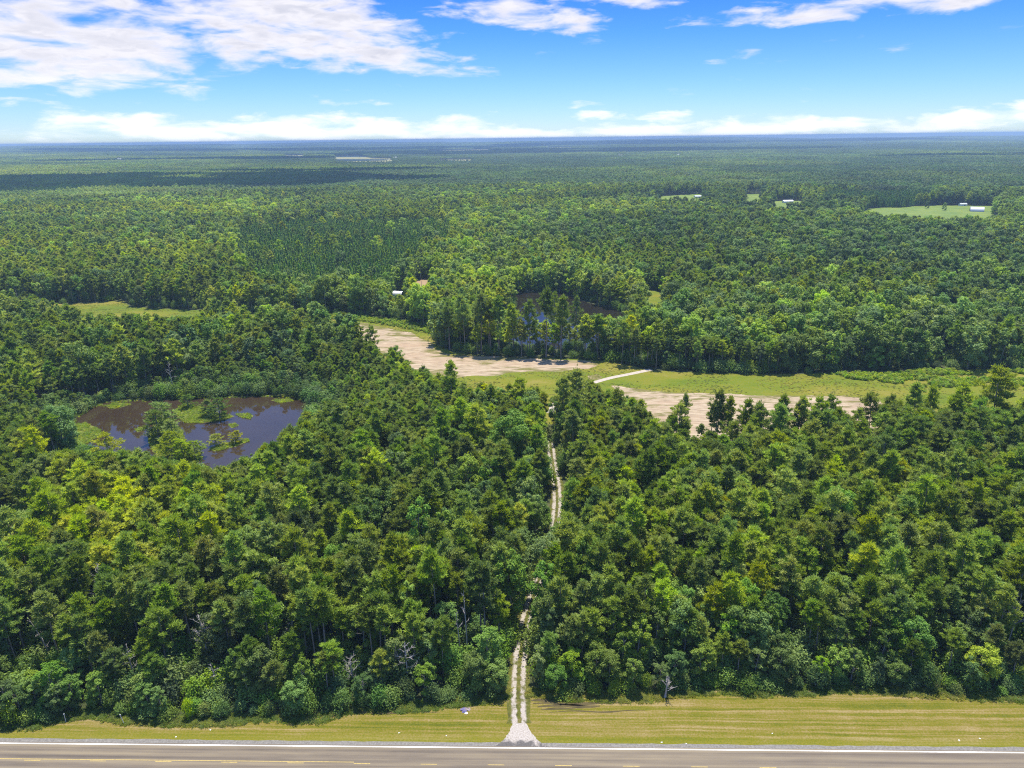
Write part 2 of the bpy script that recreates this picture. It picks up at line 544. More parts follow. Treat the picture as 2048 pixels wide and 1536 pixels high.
def needles(c, ax, up, ln, wd, g):
    ax = ax / (np.linalg.norm(ax, axis=1)[:, None] + 1e-9)
    sd = np.cross(ax, up)
    sd /= np.linalg.norm(sd, axis=1)[:, None] + 1e-9
    l_, w_ = ln[:, None], wd[:, None]
    vs = np.stack([c + ax * l_ * 0.6, c - ax * l_ * 0.4 + sd * w_, c - ax * l_ * 0.4 - sd * w_], 1).reshape(-1, 3)
    return vs, np.arange(len(c) * 3).reshape(-1, 3)


class Geo:
    def __init__(self):
        self.v, self.f, self.n = [], [], 0

    def add(self, v, f):
        self.v.append(np.asarray(v, float))
        self.f.append(np.asarray(f, int) + self.n)
        self.n += len(v)

    def box(self, c, s, rz=0.0):
        x, y, z = [k / 2 for k in s]
        v = np.array([[a, b, d] for d in (-z, z) for b in (-y, y) for a in (-x, x)])
        cr, sr = math.cos(rz), math.sin(rz)
        v = np.stack([v[:, 0] * cr - v[:, 1] * sr, v[:, 0] * sr + v[:, 1] * cr, v[:, 2]], 1) + np.asarray(c)
        self.add(v, [(0, 2, 3, 1), (4, 5, 7, 6), (0, 1, 5, 4), (2, 6, 7, 3), (0, 4, 6, 2), (1, 3, 7, 5)])

    def mesh(self, name, mats, smooth=False):
        return mesh_np(name, np.concatenate(self.v), self.f, mats, None, smooth)


def leaves(c, nrm, size, aspect, g):
    """one small triangle per row of c, facing nrm with a random spin"""
    n = len(c)
    nrm = nrm / (np.linalg.norm(nrm, axis=1)[:, None] + 1e-9)
    r = g.normal(size=(n, 3))
    u = np.cross(nrm, r)
    u /= np.linalg.norm(u, axis=1)[:, None] + 1e-9
    v = np.cross(nrm, u)
    s = size[:, None]
    a = c + u * s
    b = c - u * s * 0.5 + v * s * aspect
    d = c - u * s * 0.5 - v * s * aspect
    vs = np.stack([a, b, d], 1).reshape(-1, 3)
    return vs, np.arange(n * 3).reshape(-1, 3)


def sdf(P, poly):
    """signed distance, positive inside"""
    P = np.asarray(P, float)
    A = poly
    B = np.roll(poly, -1, 0)
    best = np.full(len(P), 1e18)
    ins = np.zeros(len(P), bool)
    for a, b in zip(A, B):
        e = b - a
        wv = P - a
        t = np.clip((wv @ e) / (e @ e + 1e-12), 0, 1)
        d = wv - t[:, None] * e
        best = np.minimum(best, (d * d).sum(1))
        c = (a[1] > P[:, 1]) != (b[1] > P[:, 1])
        with np.errstate(divide='ignore', invalid='ignore'):
            xi = a[0] + (P[:, 1] - a[1]) / (b[1] - a[1]) * e[0]
        ins ^= c & (P[:, 0] < xi)
    d = np.sqrt(best)
    return np.where(ins, d, -d)


_h = np.random.default_rng(5).random((256, 256))


def vnoise(x, y, s):
    x = np.asarray(x, float) / s
    y = np.asarray(y, float) / s
    xi, yi = np.floor(x).astype(int), np.floor(y).astype(int)
    fx, fy = x - xi, y - yi
    fx, fy = fx * fx * (3 - 2 * fx), fy * fy * (3 - 2 * fy)
    g = lambda i, j: _h[i % 256, j % 256]
    return (g(xi, yi) * (1 - fx) + g(xi + 1, yi) * fx) * (1 - fy) + (g(xi, yi + 1) * (1 - fx) + g(xi + 1, yi + 1) * fx) * fy


def fbm(x, y, s, o=3):
    r, a, tot = 0, 1.0, 0
    for i in range(o):
        r = r + a * vnoise(np.asarray(x) + 37.7 * i, np.asarray(y) + 91.3 * i, s / 2 ** i)
        tot += a
        a *= 0.5
    return r / tot


def terrain(x, y):
    r = np.hypot(x, y)
    a = np.clip((r - 1300) / 2500, 0, 1)
    a2 = np.clip((r - 5000) / 9000, 0, 1)
    return a * 14 * np.clip(fbm(x, y, 1500, 2) - 0.35, 0, 1) + a2 * 120 * np.clip(fbm(x + 900, y, 2600, 3) - 0.30, 0, 0.55)


def sheet(name, poly, z, res, amp, mat, ns=6.0, zf=None):
    """ground sheet over poly with a ragged edge; attribute edge = metres from the border"""
    lo, hi = poly.min(0) - amp - res, poly.max(0) + amp + res
    nx, ny = int((hi[0] - lo[0]) / res) + 2, int((hi[1] - lo[1]) / res) + 2
    X, Y = np.meshgrid(lo[0] + np.arange(nx) * res, lo[1] + np.arange(ny) * res, indexing='ij')
    P = np.stack([X.ravel(), Y.ravel()], 1)
    d = sdf(P, poly) + (fbm(P[:, 0], P[:, 1], ns, 4) - 0.5) * 2 * amp
    idx = np.arange(nx * ny).reshape(nx, ny)
    quads = np.stack([idx[:-1, :-1], idx[1:, :-1], idx[1:, 1:], idx[:-1, 1:]], -1).reshape(-1, 4)
    keep = (d[quads] > 0).sum(1) >= 3
    quads = quads[keep]
    used, inv = np.unique(quads, return_inverse=True)
    zz = np.full(len(used), z) if zf is None else zf(P[used, 0], P[used, 1]) + z
    me = mesh_np(name, np.column_stack([P[used], zz]), [inv.reshape(-1, 4)], [mat])
    at = me.attributes.new('edge', 'FLOAT', 'POINT')
    at.data.foreach_set('value', np.maximum(d[used], 0).astype(np.float32))
    return tag(link(name, me), kind='structure')


def ribbon(name, pts, half, z, mat, kind='structure', parent=None):
    pts = np.asarray(pts, float)
    tan = np.gradient(pts, axis=0)
    tan /= np.linalg.norm(tan, axis=1)[:, None]
    nor = np.stack([-tan[:, 1], tan[:, 0]], 1)
    half = np.broadcast_to(np.asarray(half, float), (len(pts),))
    us = np.linspace(-1, 1, 7)
    V = np.stack([pts + nor * (half * u)[:, None] for u in us], 1)
    n = len(pts)
    v3 = np.concatenate([V.reshape(-1, 2), np.full((n * 7, 1), z)], 1)
    q = [(i * 7 + k, i * 7 + k + 1, (i + 1) * 7 + k + 1, (i + 1) * 7 + k) for i in range(n - 1) for k in range(6)]
    me = mesh_np(name, v3, [np.array(q)], [mat])
    at = me.attributes.new('across', 'FLOAT', 'POINT')
    at.data.foreach_set('value', (us[None, :] * half[:, None]).reshape(-1).astype(np.float32))
    o = link(name, me, parent)
    if kind:
        o['kind'] = kind
    return o


def spline(pts, n):
    pts = np.asarray(pts, float)
    P = np.vstack([2 * pts[0] - pts[1], pts, 2 * pts[-1] - pts[-2]])
    out = []
    for i in range(1, len(P) - 2):
        for t in np.arange(n) / n:
            a, b, c, d = P[i - 1:i + 3]
            out.append(0.5 * ((2 * b) + (-a + c) * t + (2 * a - 5 * b + 4 * c - d) * t * t + (-a + 3 * b - 3 * c + d) * t ** 3))
    out.append(pts[-1])
    return np.array(out)


# ------------------------------------------------------------------ ground and road
rings = np.concatenate([[0], np.geomspace(60, 22000, 90)])
NS = 180
ang = np.arange(NS) * 2 * math.pi / NS
gx = rings[:, None] * np.sin(ang)[None]
gy = rings[:, None] * np.cos(ang)[None]
gz = np.where(np.hypot(gx, gy) > 1300, terrain(gx, gy) - 1.0 * np.clip((np.hypot(gx, gy) - 1300) / 1000, 0, 1), 0)
gi = np.arange(len(rings) * NS).reshape(len(rings), NS)
gq = np.stack([gi[:-1], gi[1:], np.roll(gi, -1, 1)[1:], np.roll(gi, -1, 1)[:-1]], -1).reshape(-1, 4)
tag(link('ground', mesh_np('ground', np.stack([gx, gy, gz], -1).reshape(-1, 3), [gq], [M['floor']], None, True)), kind='structure')

EDGE_PX = [(-520, 1448), (-250, 1450), (0, 1447), (70, 1450), (130, 1432), (190, 1420), (250, 1434), (330, 1440), (400, 1441), (470, 1437), (560, 1431), (640, 1433),
           (700, 1416), (760, 1414), (900, 1404), (1000, 1391), (1018, 1384), (1060, 1384), (1150, 1391), (1300, 1391), (1360, 1381), (1450, 1378),
           (1490, 1386), (1550, 1379), (1650, 1376), (1760, 1376), (1850, 1384), (1950, 1388), (2048, 1390), (2300, 1390), (2560, 1392)]
EDGE = GP(EDGE_PX)
EDGE_X = EDGE[:, 0]


def behind_edge(x, y):
    """metres behind the edge of the roadside wood"""
    return y - np.interp(x, EDGE_X, EDGE[:, 1])


verge_poly = np.vstack([EDGE + [0, 1.2], [road_xy(420, -40), road_xy(-250, -40)]])
sheet('grass_verge', verge_poly, 0.012, 0.5, 0.9, M['verge'], 4.0)
SL = np.linspace(-320, 480, 400)
ribbon('gravel_shoulder', np.stack([road_xy(s, 0.75 + 0.3 * (vnoise(s, 3, 1.7) - .5)) for s in SL]), 0.48, 0.020, M['shoulder'])
road = ribbon('road', np.stack([road_xy(s, -3.55) for s in np.linspace(-320, 480, 40)]), 3.9, 0.028, M['asphalt'])
ribbon('edge_line', np.stack([road_xy(s, 0.0) for s in np.linspace(-320, 480, 200)]), 0.075 * 1.5, 0.034, M['white'], None, road)
# centre line: a solid yellow line on the left, ten-foot dashes all along
DASH = [(150, 1524.0), (342, 1526.0), (522, 1526.5), (715, 1526.9), (857, 1528), (992, 1530), (1127, 1531.5), (1263, 1533), (1400, 1534.5)]
s0, n0 = RS(*G(992, 1530))
sL, nL = RS(*G(0, 1517))
sE, nE = RS(*G(708, 1524.5))
slope_c = 0.0
period = 12.19
k0 = -6
dash_me = None
for k in range(-9, 11):
    s = s0 + k * period
    pts = np.stack([road_xy(s + a, n0) for a in (-1.5, 0, 1.5)])
    ribbon('centre_dash', pts, 0.075, 0.034, M['yellow'], None, road)
ribbon('solid_centre_line', np.stack([road_xy(s, n0 + 0.30) for s in np.linspace(-200, sE, 60)]), 0.075, 0.034, M['yellow'], None, road)

M['rut'] = simple('wet_wheel_rut', [(0.3, (0.040, 0.030, 0.012)), (0.7, (0.085, 0.066, 0.022))], 0.6, rough=0.8)
for y0, x0, x1, hw in ((1402, 1062, 1130, .45), (1408, 1066, 1262, .35), (1413, 1075, 1200, .45), (1419, 1082, 1150, .30), (1424, 1100, 1290, .14), (1427, 690, 880, .10)):
    xs_ = np.linspace(x0, x1, 24)
    k_ = np.linspace(0, 1, 24)
    ribbon('wet_rut', GP([(a, y0 + 1.6 * math.sin(a * .05 + y0) - 0.012 * (a - x0)) for a in xs_]), hw * (0.3 + np.sin(k_ * math.pi) * (0.5 + 0.9 * vnoise(xs_, xs_ * 0 + y0, 14))), 0.018, M['rut'])

# dirt track through the wood
TRACK_PX = [(1040, 1496), (1039, 1470), (1038, 1440), (1037, 1400), (1037, 1360), (1041, 1310), (1049, 1255), (1060, 1215), (1076, 1165), (1094, 1115), (1107, 1070),
            (1114, 1015), (1113, 975), (1107, 935), (1101, 890), (1098, 850), (1098, 822)]
TRACK = spline(GP(TRACK_PX), 10)
ribbon('dirt_track', TRACK[18:-18], 2.3 + 0.5 * (vnoise(np.arange(len(TRACK) - 36), np.arange(len(TRACK) - 36) * 0.0, 3.0) - 0.5), 0.030, M['track'])
ap = [(962, 1497), (992, 1491.5), (1004, 1482), (1016, 1466), (1023, 1452), (1030, 1438), (1047, 1438), (1056, 1452), (1064, 1466), (1078, 1482), (1098, 1492), (1126, 1499)]
APR = GP(ap)
APR = np.vstack([APR[:1], APR[1:-1], APR[-1:], [APR[-1] - rnor * 0.2, APR[0] - rnor * 0.2]])
apo = sheet('driveway_apron', APR, 0.024, 0.12, 0.35, M['apron'], 1.5)

# clearing across the middle
BACK_PX = [(-120, 606), (20, 604), (60, 606), (150, 607), (200, 603), (245, 601), (262, 612), (300, 616), (395, 620), (460, 626), (640, 627), (700, 630), (780, 638), (850, 652), (868, 668),
           (872, 688), (900, 703), (960, 711), (1050, 715), (1150, 717), (1200, 722), (1260, 730), (1300, 741), (1400, 745), (1500, 748), (1650, 746), (1800, 742),
           (1950, 739), (2048, 738), (2200, 738), (2400, 738)]
FRONT_PX = [(2400, 850), (2200, 862), (2048, 880), (1900, 890), (1750, 900), (1600, 905), (1500, 910), (1400, 905), (1340, 892), (1300, 875), (1275, 850), (1240, 830), (1180, 822),
            (1125, 822), (1112, 850), (1090, 850), (1078, 828), (1050, 838), (1000, 832), (950, 832), (905, 820), (850, 790), (790, 760), (720, 712), (650, 680), (560, 668), (480, 664), (390, 668), (300, 672),
            (200, 668), (120, 655), (60, 640), (0, 630), (-120, 630)]
CLEAR = GP(BACK_PX + FRONT_PX)
sheet('meadow', CLEAR, 0.010, 0.8, 1.5, M['field'], 8.0)
SAND1_PX = [(690, 645), (725, 643), (780, 657), (830, 668), (850, 682), (872, 697), (905, 709), (1000, 714), (1100, 718), (1165, 721), (1192, 729), (1170, 738), (1110, 744), (1060, 745),
            (1000, 751), (945, 750), (900, 760), (850, 748), (800, 726), (750, 700), (705, 672)]
SAND1 = GP(SAND1_PX)
sheet('sand_bank', SAND1, 0.022, 0.6, 3.5, M['sand'], 14.0)
SAND2_PX = [(1225, 772), (1290, 780), (1360, 786), (1440, 788), (1560, 790), (1690, 793), (1760, 800), (1790, 830), (1750, 905), (1600, 910),
            (1500, 915), (1400, 910), (1340, 897), (1300, 875), (1275, 850), (1258, 815)]
SAND2 = GP(SAND2_PX)
sheet('sand_flat', SAND2, 0.022, 0.5, 2.2, M['sand'], 12.0)
sheet('sand_patch', GP([(1175, 752), (1195, 748), (1206, 753), (1198, 760), (1180, 760)]), 0.022, 0.4, 1.2, M['sand'], 4.0)
LANE = spline(GP([(1302, 739), (1282, 743.5), (1255, 749), (1225, 755), (1200, 761.5), (1180, 768), (1160, 778), (1135, 790), (1112, 806), (1100, 826)]), 8)
M['lane'] = simple('pale_lane_gravel', [(0.3, (0.28, 0.23, 0.18)), (0.7, (0.40, 0.35, 0.29))], 0.8)
ribbon('sand_lane', LANE, 1.45, 0.030, M['lane'])

# ponds
POND_PX = [(128, 885), (120, 868), (140, 842), (170, 822), (205, 806), (260, 801), (330, 797), (430, 794), (520, 791), (590, 795), (628, 802), (630, 830), (600, 855), (575, 885), (560, 915),
           (530, 940), (490, 965), (430, 972), (370, 960), (330, 945), (270, 938), (200, 925), (150, 905)]
POND = GP(POND_PX)
sheet('brown_pond', POND, 0.016, 0.5, 2.6, M['water'], 10.0)
POND2_PX = [(1020, 588), (1075, 584), (1125, 586), (1180, 606), (1240, 622), (1262, 645), (1262, 675), (1235, 694), (1150, 699), (1050, 697), (1000, 688), (985, 668), (1000, 640), (1030, 612)]
POND2 = GP(POND2_PX)
sheet('dark_pond', POND2, 0.016, 0.8, 1.5, M['water2'], 8.0)
SWAMP_PX = [(-80, 1078), (0, 1074), (45, 1078), (70, 1086), (60, 1098), (20, 1104), (-80, 1106)]
SWAMP = GP(SWAMP_PX)
sheet('muddy_pool', SWAMP, 0.014, 0.4, 0.8, M['mud'], 3.0)
SWAMP2 = GP([(330, 1010), (350, 1000), (372, 1003), (372, 1014), (345, 1018)])
sheet('mud_patch', SWAMP2, 0.014, 0.3, 0.6, M['mud'], 3.0)
SWAMP3 = GP([(150, 950), (200, 944), (250, 948), (230, 968), (170, 968)])
sheet('backwater', SWAMP3, 0.014, 0.4, 0.8, M['water'], 3.0)
GAP1 = GP([(1283, 578), (1318, 582), (1330, 610), (1325, 640), (1290, 640), (1285, 610)])
sheet('grass_gap', GAP1, 0.010, 0.8, 1.2, M['field'], 8.0)
GAP2 = GP([(818, 590), (830, 562), (850, 557), (868, 563), (862, 595), (840, 600)])
sheet('tan_clearing', GAP2, 0.010, 0.8, 1.2, M['sandy'], 8.0)
GAP3 = GP([(778, 620), (782, 585), (812, 583), (816, 620)])
# far pastures; their near edges lie behind the tree tops in front
def far_field(name, back, front, mat, amp=6.0, h=19.0, zoff=0.4):
    P = np.vstack([GP(back), GP(front[::-1], h)])
    sheet(name, P, zoff, 6.0, amp, mat, 40.0, terrain)
    return P


FAR = [far_field('far_pasture', [(1735, 417), (1800, 414), (1880, 411), (1990, 412)], [(1735, 424), (1800, 432), (1880, 434), (1985, 432)], M['farfield'])]
FAR.append(far_field('far_pasture', [(1318, 393), (1405, 388)], [(1318, 398), (1405, 398)], M['farfield']))
FAR.append(far_field('far_pasture', [(1490, 389), (1525, 388)], [(1490, 400), (1525, 400)], M['farfield']))
FAR.append(far_field('far_pasture', [(1545, 402), (1605, 402)], [(1545, 410), (1605, 410)], M['farfield']))
FAR.append(far_field('far_dry_field', [(660, 314), (700, 311), (730, 312)], [(660, 323), (700, 325), (790, 325)], M['dryfield'], 25, 15))
FAR.append(far_field('far_dry_field', [(740, 318), (790, 318)], [(700, 325), (800, 324)], M['dryfield'], 25, 15))
FAR.append(far_field('far_dry_field', [(560, 311.5), (615, 311)], [(560, 314), (615, 314)], M['dryfield'], 20, 15))
FAR.append(far_field('far_dry_field', [(850, 302), (985, 298.5)], [(850, 303.5), (985, 301.5)], M['dryfield'], 20, 15))
FAR.append(far_field('far_dry_field', [(868, 320), (955, 319)], [(868, 322), (955, 322)], M['dryfield'], 15, 15))
FAR.append(far_field('far_dry_field', [(1090, 295.5), (1150, 294.5)], [(1090, 297.5), (1150, 296.5)], M['dryfield'], 15, 15))
BUILD_PX = [(245, 323), (1118, 310), (1240, 314), (1355, 312), (1575, 404), (1953, 423), (1925, 412), (1395, 396)]

# ------------------------------------------------------------------ tree prototypes
def trunk_geo(g, h, r0, bend, sides=6, r1=0.04, base=0.0, segs=7):
    t = np.linspace(0, 1, segs)
    pts = np.stack([bend[0] * t ** 2 + 0.12 * np.sin(t * 5 + bend[1]), bend[1] * t ** 2 + 0.12 * np.cos(t * 4), base + (h - base) * t], 1)
    pts[0, :2] = 0
    rad = r0 * (1 - t) ** 0.8 + r1
    rad[0] *= 1.25
    return pts, rad


def along(pts, t):
    k = np.linspace(0, 1, len(pts))
    return np.array([np.interp(t, k, pts[:, i]) for i in range(3)])


def pine(g, h=18.0, rmax=2.9, base=0.48, nl=36, per=46, leaf=0.33, cr=0.62, ndw=0.36, sides=6, limb=True, dense=1.0):
    T, L = Geo(), Geo()
    bend = g.normal(0, 0.35, 2)
    pts, rad = trunk_geo(g, h * 0.97, 0.17, bend, sides)
    T.add(*tube(pts, rad, sides))
    cc, nn, ss = [], [], []
    for i in range(nl):
        t = (i + g.random()) / nl
        z = base + (0.985 - base) * t
        p0 = along(pts, z)
        prof = (0.62 + 0.75 * min(t / 0.3, 1) * 0.55) * (1 - max(0, (t - 0.30) / 0.72) ** 1.5) + 0.12
        ln = rmax * prof * g.uniform(0.6, 1.15)
        a = i * 2.399 + g.normal(0, 0.4)
        up = 0.10 + 0.55 * t + g.normal(0, 0.12)
        d = np.array([math.cos(a), math.sin(a), up])
        p1 = p0 + d * ln
        if limb and i % 2 == 0:
            T.add(*tube([p0, p0 + d * ln * 0.5 + [0, 0, -0.1], p1], [0.055, 0.04, 0.015], 3))
        for f in ((0.55, 0.8, 1.0) if ln > 1.6 else (0.7, 1.0)):
            c = p0 + d * ln * f + g.normal(0, 0.28, 3)
            rr = cr * g.uniform(0.75, 1.3) * (0.8 + 0.12 * ln)
            n = int(per * g.uniform(0.7, 1.2) * dense)
            q = g.normal(size=(n, 3))
            q /= np.linalg.norm(q, axis=1)[:, None]
            q[:, 2] = q[:, 2] * 0.62 + 0.12
            cc.append(c + q * rr * g.uniform(0.45, 1.0, (n, 1)))
            nn.append(q + np.array([d[0] * 0.5, d[1] * 0.5, 0.55]) + g.normal(0, 0.3, (n, 3)))
            ss.append(leaf * g.uniform(0.6, 1.25, n))
    # leader tuft
    n = per * 2
    q = g.normal(size=(n, 3)) * [0.45, 0.45, 0.55]
    cc.append(along(pts, 0.99) + q)
    nn.append(q + [0, 0, 0.8] + g.normal(0, 0.3, (n, 3)))
    ss.append(leaf * g.uniform(0.6, 1.1, n))
    c_, a_, s_ = np.concatenate(cc), np.concatenate(nn), np.concatenate(ss)
    L.add(*needles(c_, a_, np.array([0, 0, 1.0]) + g.normal(0, 0.75, (len(c_), 3)), s_ * 2.0, s_ * ndw, g))
    return T, L


def broadleaf(g, h=14.0, rx=3.9, base=0.16, lobes=28, per=230, leaf=0.26, lobe=0.72, sides=6, limb=True):
    T, L = Geo(), Geo()
    bend = g.normal(0, 0.4, 2)
    pts, rad = trunk_geo(g, h * 0.8, 0.22, bend, sides)
    T.add(*tube(pts, rad, sides))
    cc, nn, ss = [], [], []
    zb, zt = h * base, h
    for i in range(lobes):
        t = (i + 0.5) / lobes
        a = i * 2.399 + g.normal(0, 0.5)
        v = t ** 0.8
        prof = math.sqrt(max(0.02, 1 - ((v - 0.45) / 0.62) ** 2))
        rr = rx * prof * g.uniform(0.45, 0.86)
        lr = g.uniform(0.85, 1.75) * rx / 3.9 * 1.05 * lobe
        c = np.array([math.cos(a) * rr, math.sin(a) * rr, zb + (zt - zb - lr * 0.8) * v + g.normal(0, 0.3)]) + [bend[0] * v, bend[1] * v, 0]
        if limb and i % 2 == 0:
            p0 = along(pts, max(0.12, min(0.95, (c[2] - 2.0) / (h * 0.8))))
            T.add(*tube([p0, (p0 + c) / 2 + [0, 0, 0.2], c], [0.08, 0.05, 0.02], 3))
        n = int(per * g.uniform(0.75, 1.25) * (lr / 0.95) ** 1.6)
        q = g.normal(size=(n, 3))
        q /= np.linalg.norm(q, axis=1)[:, None]
        q = q[(q[:, 2] > -0.55) | (g.random(n) < 0.3)]
        n = len(q)
        sh = lr * (1 + 0.55 * (g.random((n, 1)) - 0.62)) * (0.86 + 0.28 * np.sin(q[:, :1] * 5 + i) * np.cos(q[:, 1:2] * 6))
        cc.append(c + q * sh * [1, 1, 0.85])
        nn.append(q * 0.85 + [0, 0, 0.55] + g.normal(0, 0.45, (n, 3)))
        ss.append(leaf * g.uniform(0.55, 1.25, n))
    L.add(*leaves(np.concatenate(cc), np.concatenate(nn), np.concatenate(ss), 0.62, g))
    return T, L


def young_pine(g, h=9.0, r=1.9, n=1100, leaf=0.40):
    T, L = Geo(), Geo()
    pts, rad = trunk_geo(g, h, 0.10, g.normal(0, 0.1, 2), 4, 0.02)
    T.add(*tube(pts, rad, 4))
    t = g.random(n) ** 0.75
    t = np.floor(t * 11) / 11 + g.random(n) * 0.05
    a = g.random(n) * 6.283
    arm = np.floor(a / 6.283 * 7) / 7 * 6.283 + t * 9 + g.normal(0, 0.25, n)
    rr = r * (1 - t) ** 0.85 * g.uniform(0.25, 1.0, n) ** 0.6 * (0.8 + 0.3 * np.sin(arm * 3))
    c = np.stack([np.cos(arm) * rr, np.sin(arm) * rr, h * 0.08 + h * 0.93 * t + rr * 0.35], 1)
    nr = np.stack([np.cos(arm), np.sin(arm), np.full(n, 0.9)], 1) + g.normal(0, 0.45, (n, 3))
    L.add(*leaves(c, nr, leaf * g.uniform(0.6, 1.2, n), 0.5, g))
    return T, L


def shrub(g, h=3.4, r=2.0, n=1700, leaf=0.21):
    T, L = Geo(), Geo()
    for k in range(4):
        a = k * 1.7 + g.random()
        T.add(*tube([(0, 0, 0), (math.cos(a) * r * 0.25, math.sin(a) * r * 0.25, h * 0.4), (math.cos(a) * r * 0.5, math.sin(a) * r * 0.5, h * 0.8)], [0.06, 0.04, 0.015], 3))
    cc, nn = [], []
    nlb = 12
    for i in range(nlb):
        a = i * 2.399
        f = math.sqrt((i + 0.5) / nlb)
        lr = r * g.uniform(0.24, 0.62)
        c = np.array([math.cos(a) * r * 0.72 * f, math.sin(a) * r * 0.72 * f, h * (0.72 - 0.45 * f * f) + g.normal(0, 0.15)])
        m = n // nlb
        q = g.normal(size=(m, 3))
        q /= np.linalg.norm(q, axis=1)[:, None]
        p = c + q * lr * [1, 1, h / r * 0.62] * (1 + 0.75 * (g.random((m, 1)) ** 2 - 0.45))
        p[:, 2] = np.abs(p[:, 2]) + 0.03
        cc.append(p)
        nn.append(q + [0, 0, 0.4] + g.normal(0, 0.5, (m, 3)))
    c = np.concatenate(cc)
    L.add(*leaves(c, np.concatenate(nn), leaf * g.uniform(0.5, 1.3, len(c)), 0.5, g))
    return T, L


def dead_tree_geo(g, h=13.0, nb=16, spread=2.6, lean=(0, 0), start=0.35):
    """bare trunk and separate limbs with twigs"""
    T = Geo()
    pts, rad = trunk_geo(g, h, 0.19, np.array(lean) * h, 6, 0.03)
    T.add(*tube(pts, rad, 6))
    B = []
    for i in range(nb):
        t = start + (0.97 - start) * (i + g.random() * 0.6) / nb
        p0 = along(pts, t)
        a = i * 2.4 + g.normal(0, 0.4)
        ln = spread * (1.15 - t) * g.uniform(0.8, 1.5)
        d = np.array([math.cos(a), math.sin(a), g.uniform(0.3, 0.9)])
        b = Geo()
        mid = p0 + d * ln * 0.5 + g.normal(0, 0.12, 3)
        p1 = p0 + d * ln + [0, 0, 0.2]
        b.add(*tube([p0, mid, p1], [0.07, 0.05, 0.02], 4))
        for j in range(7):
            f = g.uniform(0.3, 1)
            q0 = p0 + (p1 - p0) * f
            e = d * 0.5 + g.normal(0, 0.6, 3)
            e[2] = abs(e[2]) * 0.8
            b.add(*tube([q0, q0 + e * ln * 0.3, q0 + e * ln * 0.52 + [0, 0, 0.1]], [0.035, 0.028, 0.016], 3))
        B.append(b)
    return T, B


class Proto:
    def __init__(self, name, geos, tm, lm):
        T, L = geos
        self.trunk = T.mesh(name + '_trunk', [tm], True)
        self.crown = L.mesh(name + '_crown', [lm])
        nf = sum(len(f) for f in T.f)
        J = Geo()
        for v, f in zip(T.v, T.f):
            J.v.append(v)
        self.joined = mesh_np(name, np.concatenate(T.v + L.v), T.f + [f + T.n for f in L.f], [tm, lm],
                              np.concatenate([np.zeros(nf, int), np.ones(sum(len(f) for f in L.f), int)]))


PR = {k: [] for k in ('pine', 'broadleaf', 'shrub', 'young', 'cypress', 'mid_pine', 'mid_broadleaf')}
for i in range(6):
    PR['pine'].append(Proto('pine_tree', pine(np.random.default_rng(100 + i), h=18, rmax=[2.3, 2.8, 2.1, 3.1, 2.5, 2.2][i], base=[0.56, 0.50, 0.62, 0.52, 0.46, 0.66][i]), M['bark'], M['pine']))
for i in range(6):
    PR['broadleaf'].append(Proto('broadleaf_tree', broadleaf(np.random.default_rng(200 + i), h=14, rx=[3.7, 3.2, 4.3, 3.0, 3.8, 3.4][i], base=[0.14, 0.2, 0.16, 0.1, 0.25, 0.12][i], lobes=[28, 25, 32, 27, 28, 25][i]), M['grey_bark'], M['broad']))
for i in range(4):
    PR['shrub'].append(Proto('shrub', shrub(np.random.default_rng(300 + i), h=[3.2, 2.6, 4.2, 3.4][i], r=[2.0, 2.2, 1.8, 1.6][i]), M['grey_bark'], M['broad']))
for i in range(3):
    PR['young'].append(Proto('young_pine', young_pine(np.random.default_rng(400 + i), h=9.5, r=[2.0, 1.7, 2.2][i]), M['bark'], M['young']))
for i in range(3):
    PR['cypress'].append(Proto('cypress_tree', pine(np.random.default_rng(500 + i), h=11, rmax=[3.2, 2.7, 3.5][i], base=0.12, nl=34, per=36, leaf=0.28), M['grey_bark'], M['cypress']))
for i in range(4):
    PR['mid_pine'].append(Proto('mid_pine', pine(np.random.default_rng(600 + i), h=18, rmax=[2.8, 3.2, 2.7, 3.0][i], base=[0.45, 0.4, 0.5, 0.42][i], nl=20, per=26, leaf=0.54, cr=0.8, ndw=0.45, sides=4, limb=False), M['bark'], M['pine']))
for i in range(4):
    PR['mid_broadleaf'].append(Proto('mid_broadleaf', broadleaf(np.random.default_rng(700 + i), h=14, rx=[3.8, 4.3, 3.6, 4.0][i], base=0.14, lobes=18, per=66, leaf=0.48, lobe=0.9, sides=4, limb=False), M['grey_bark'], M['broad']))


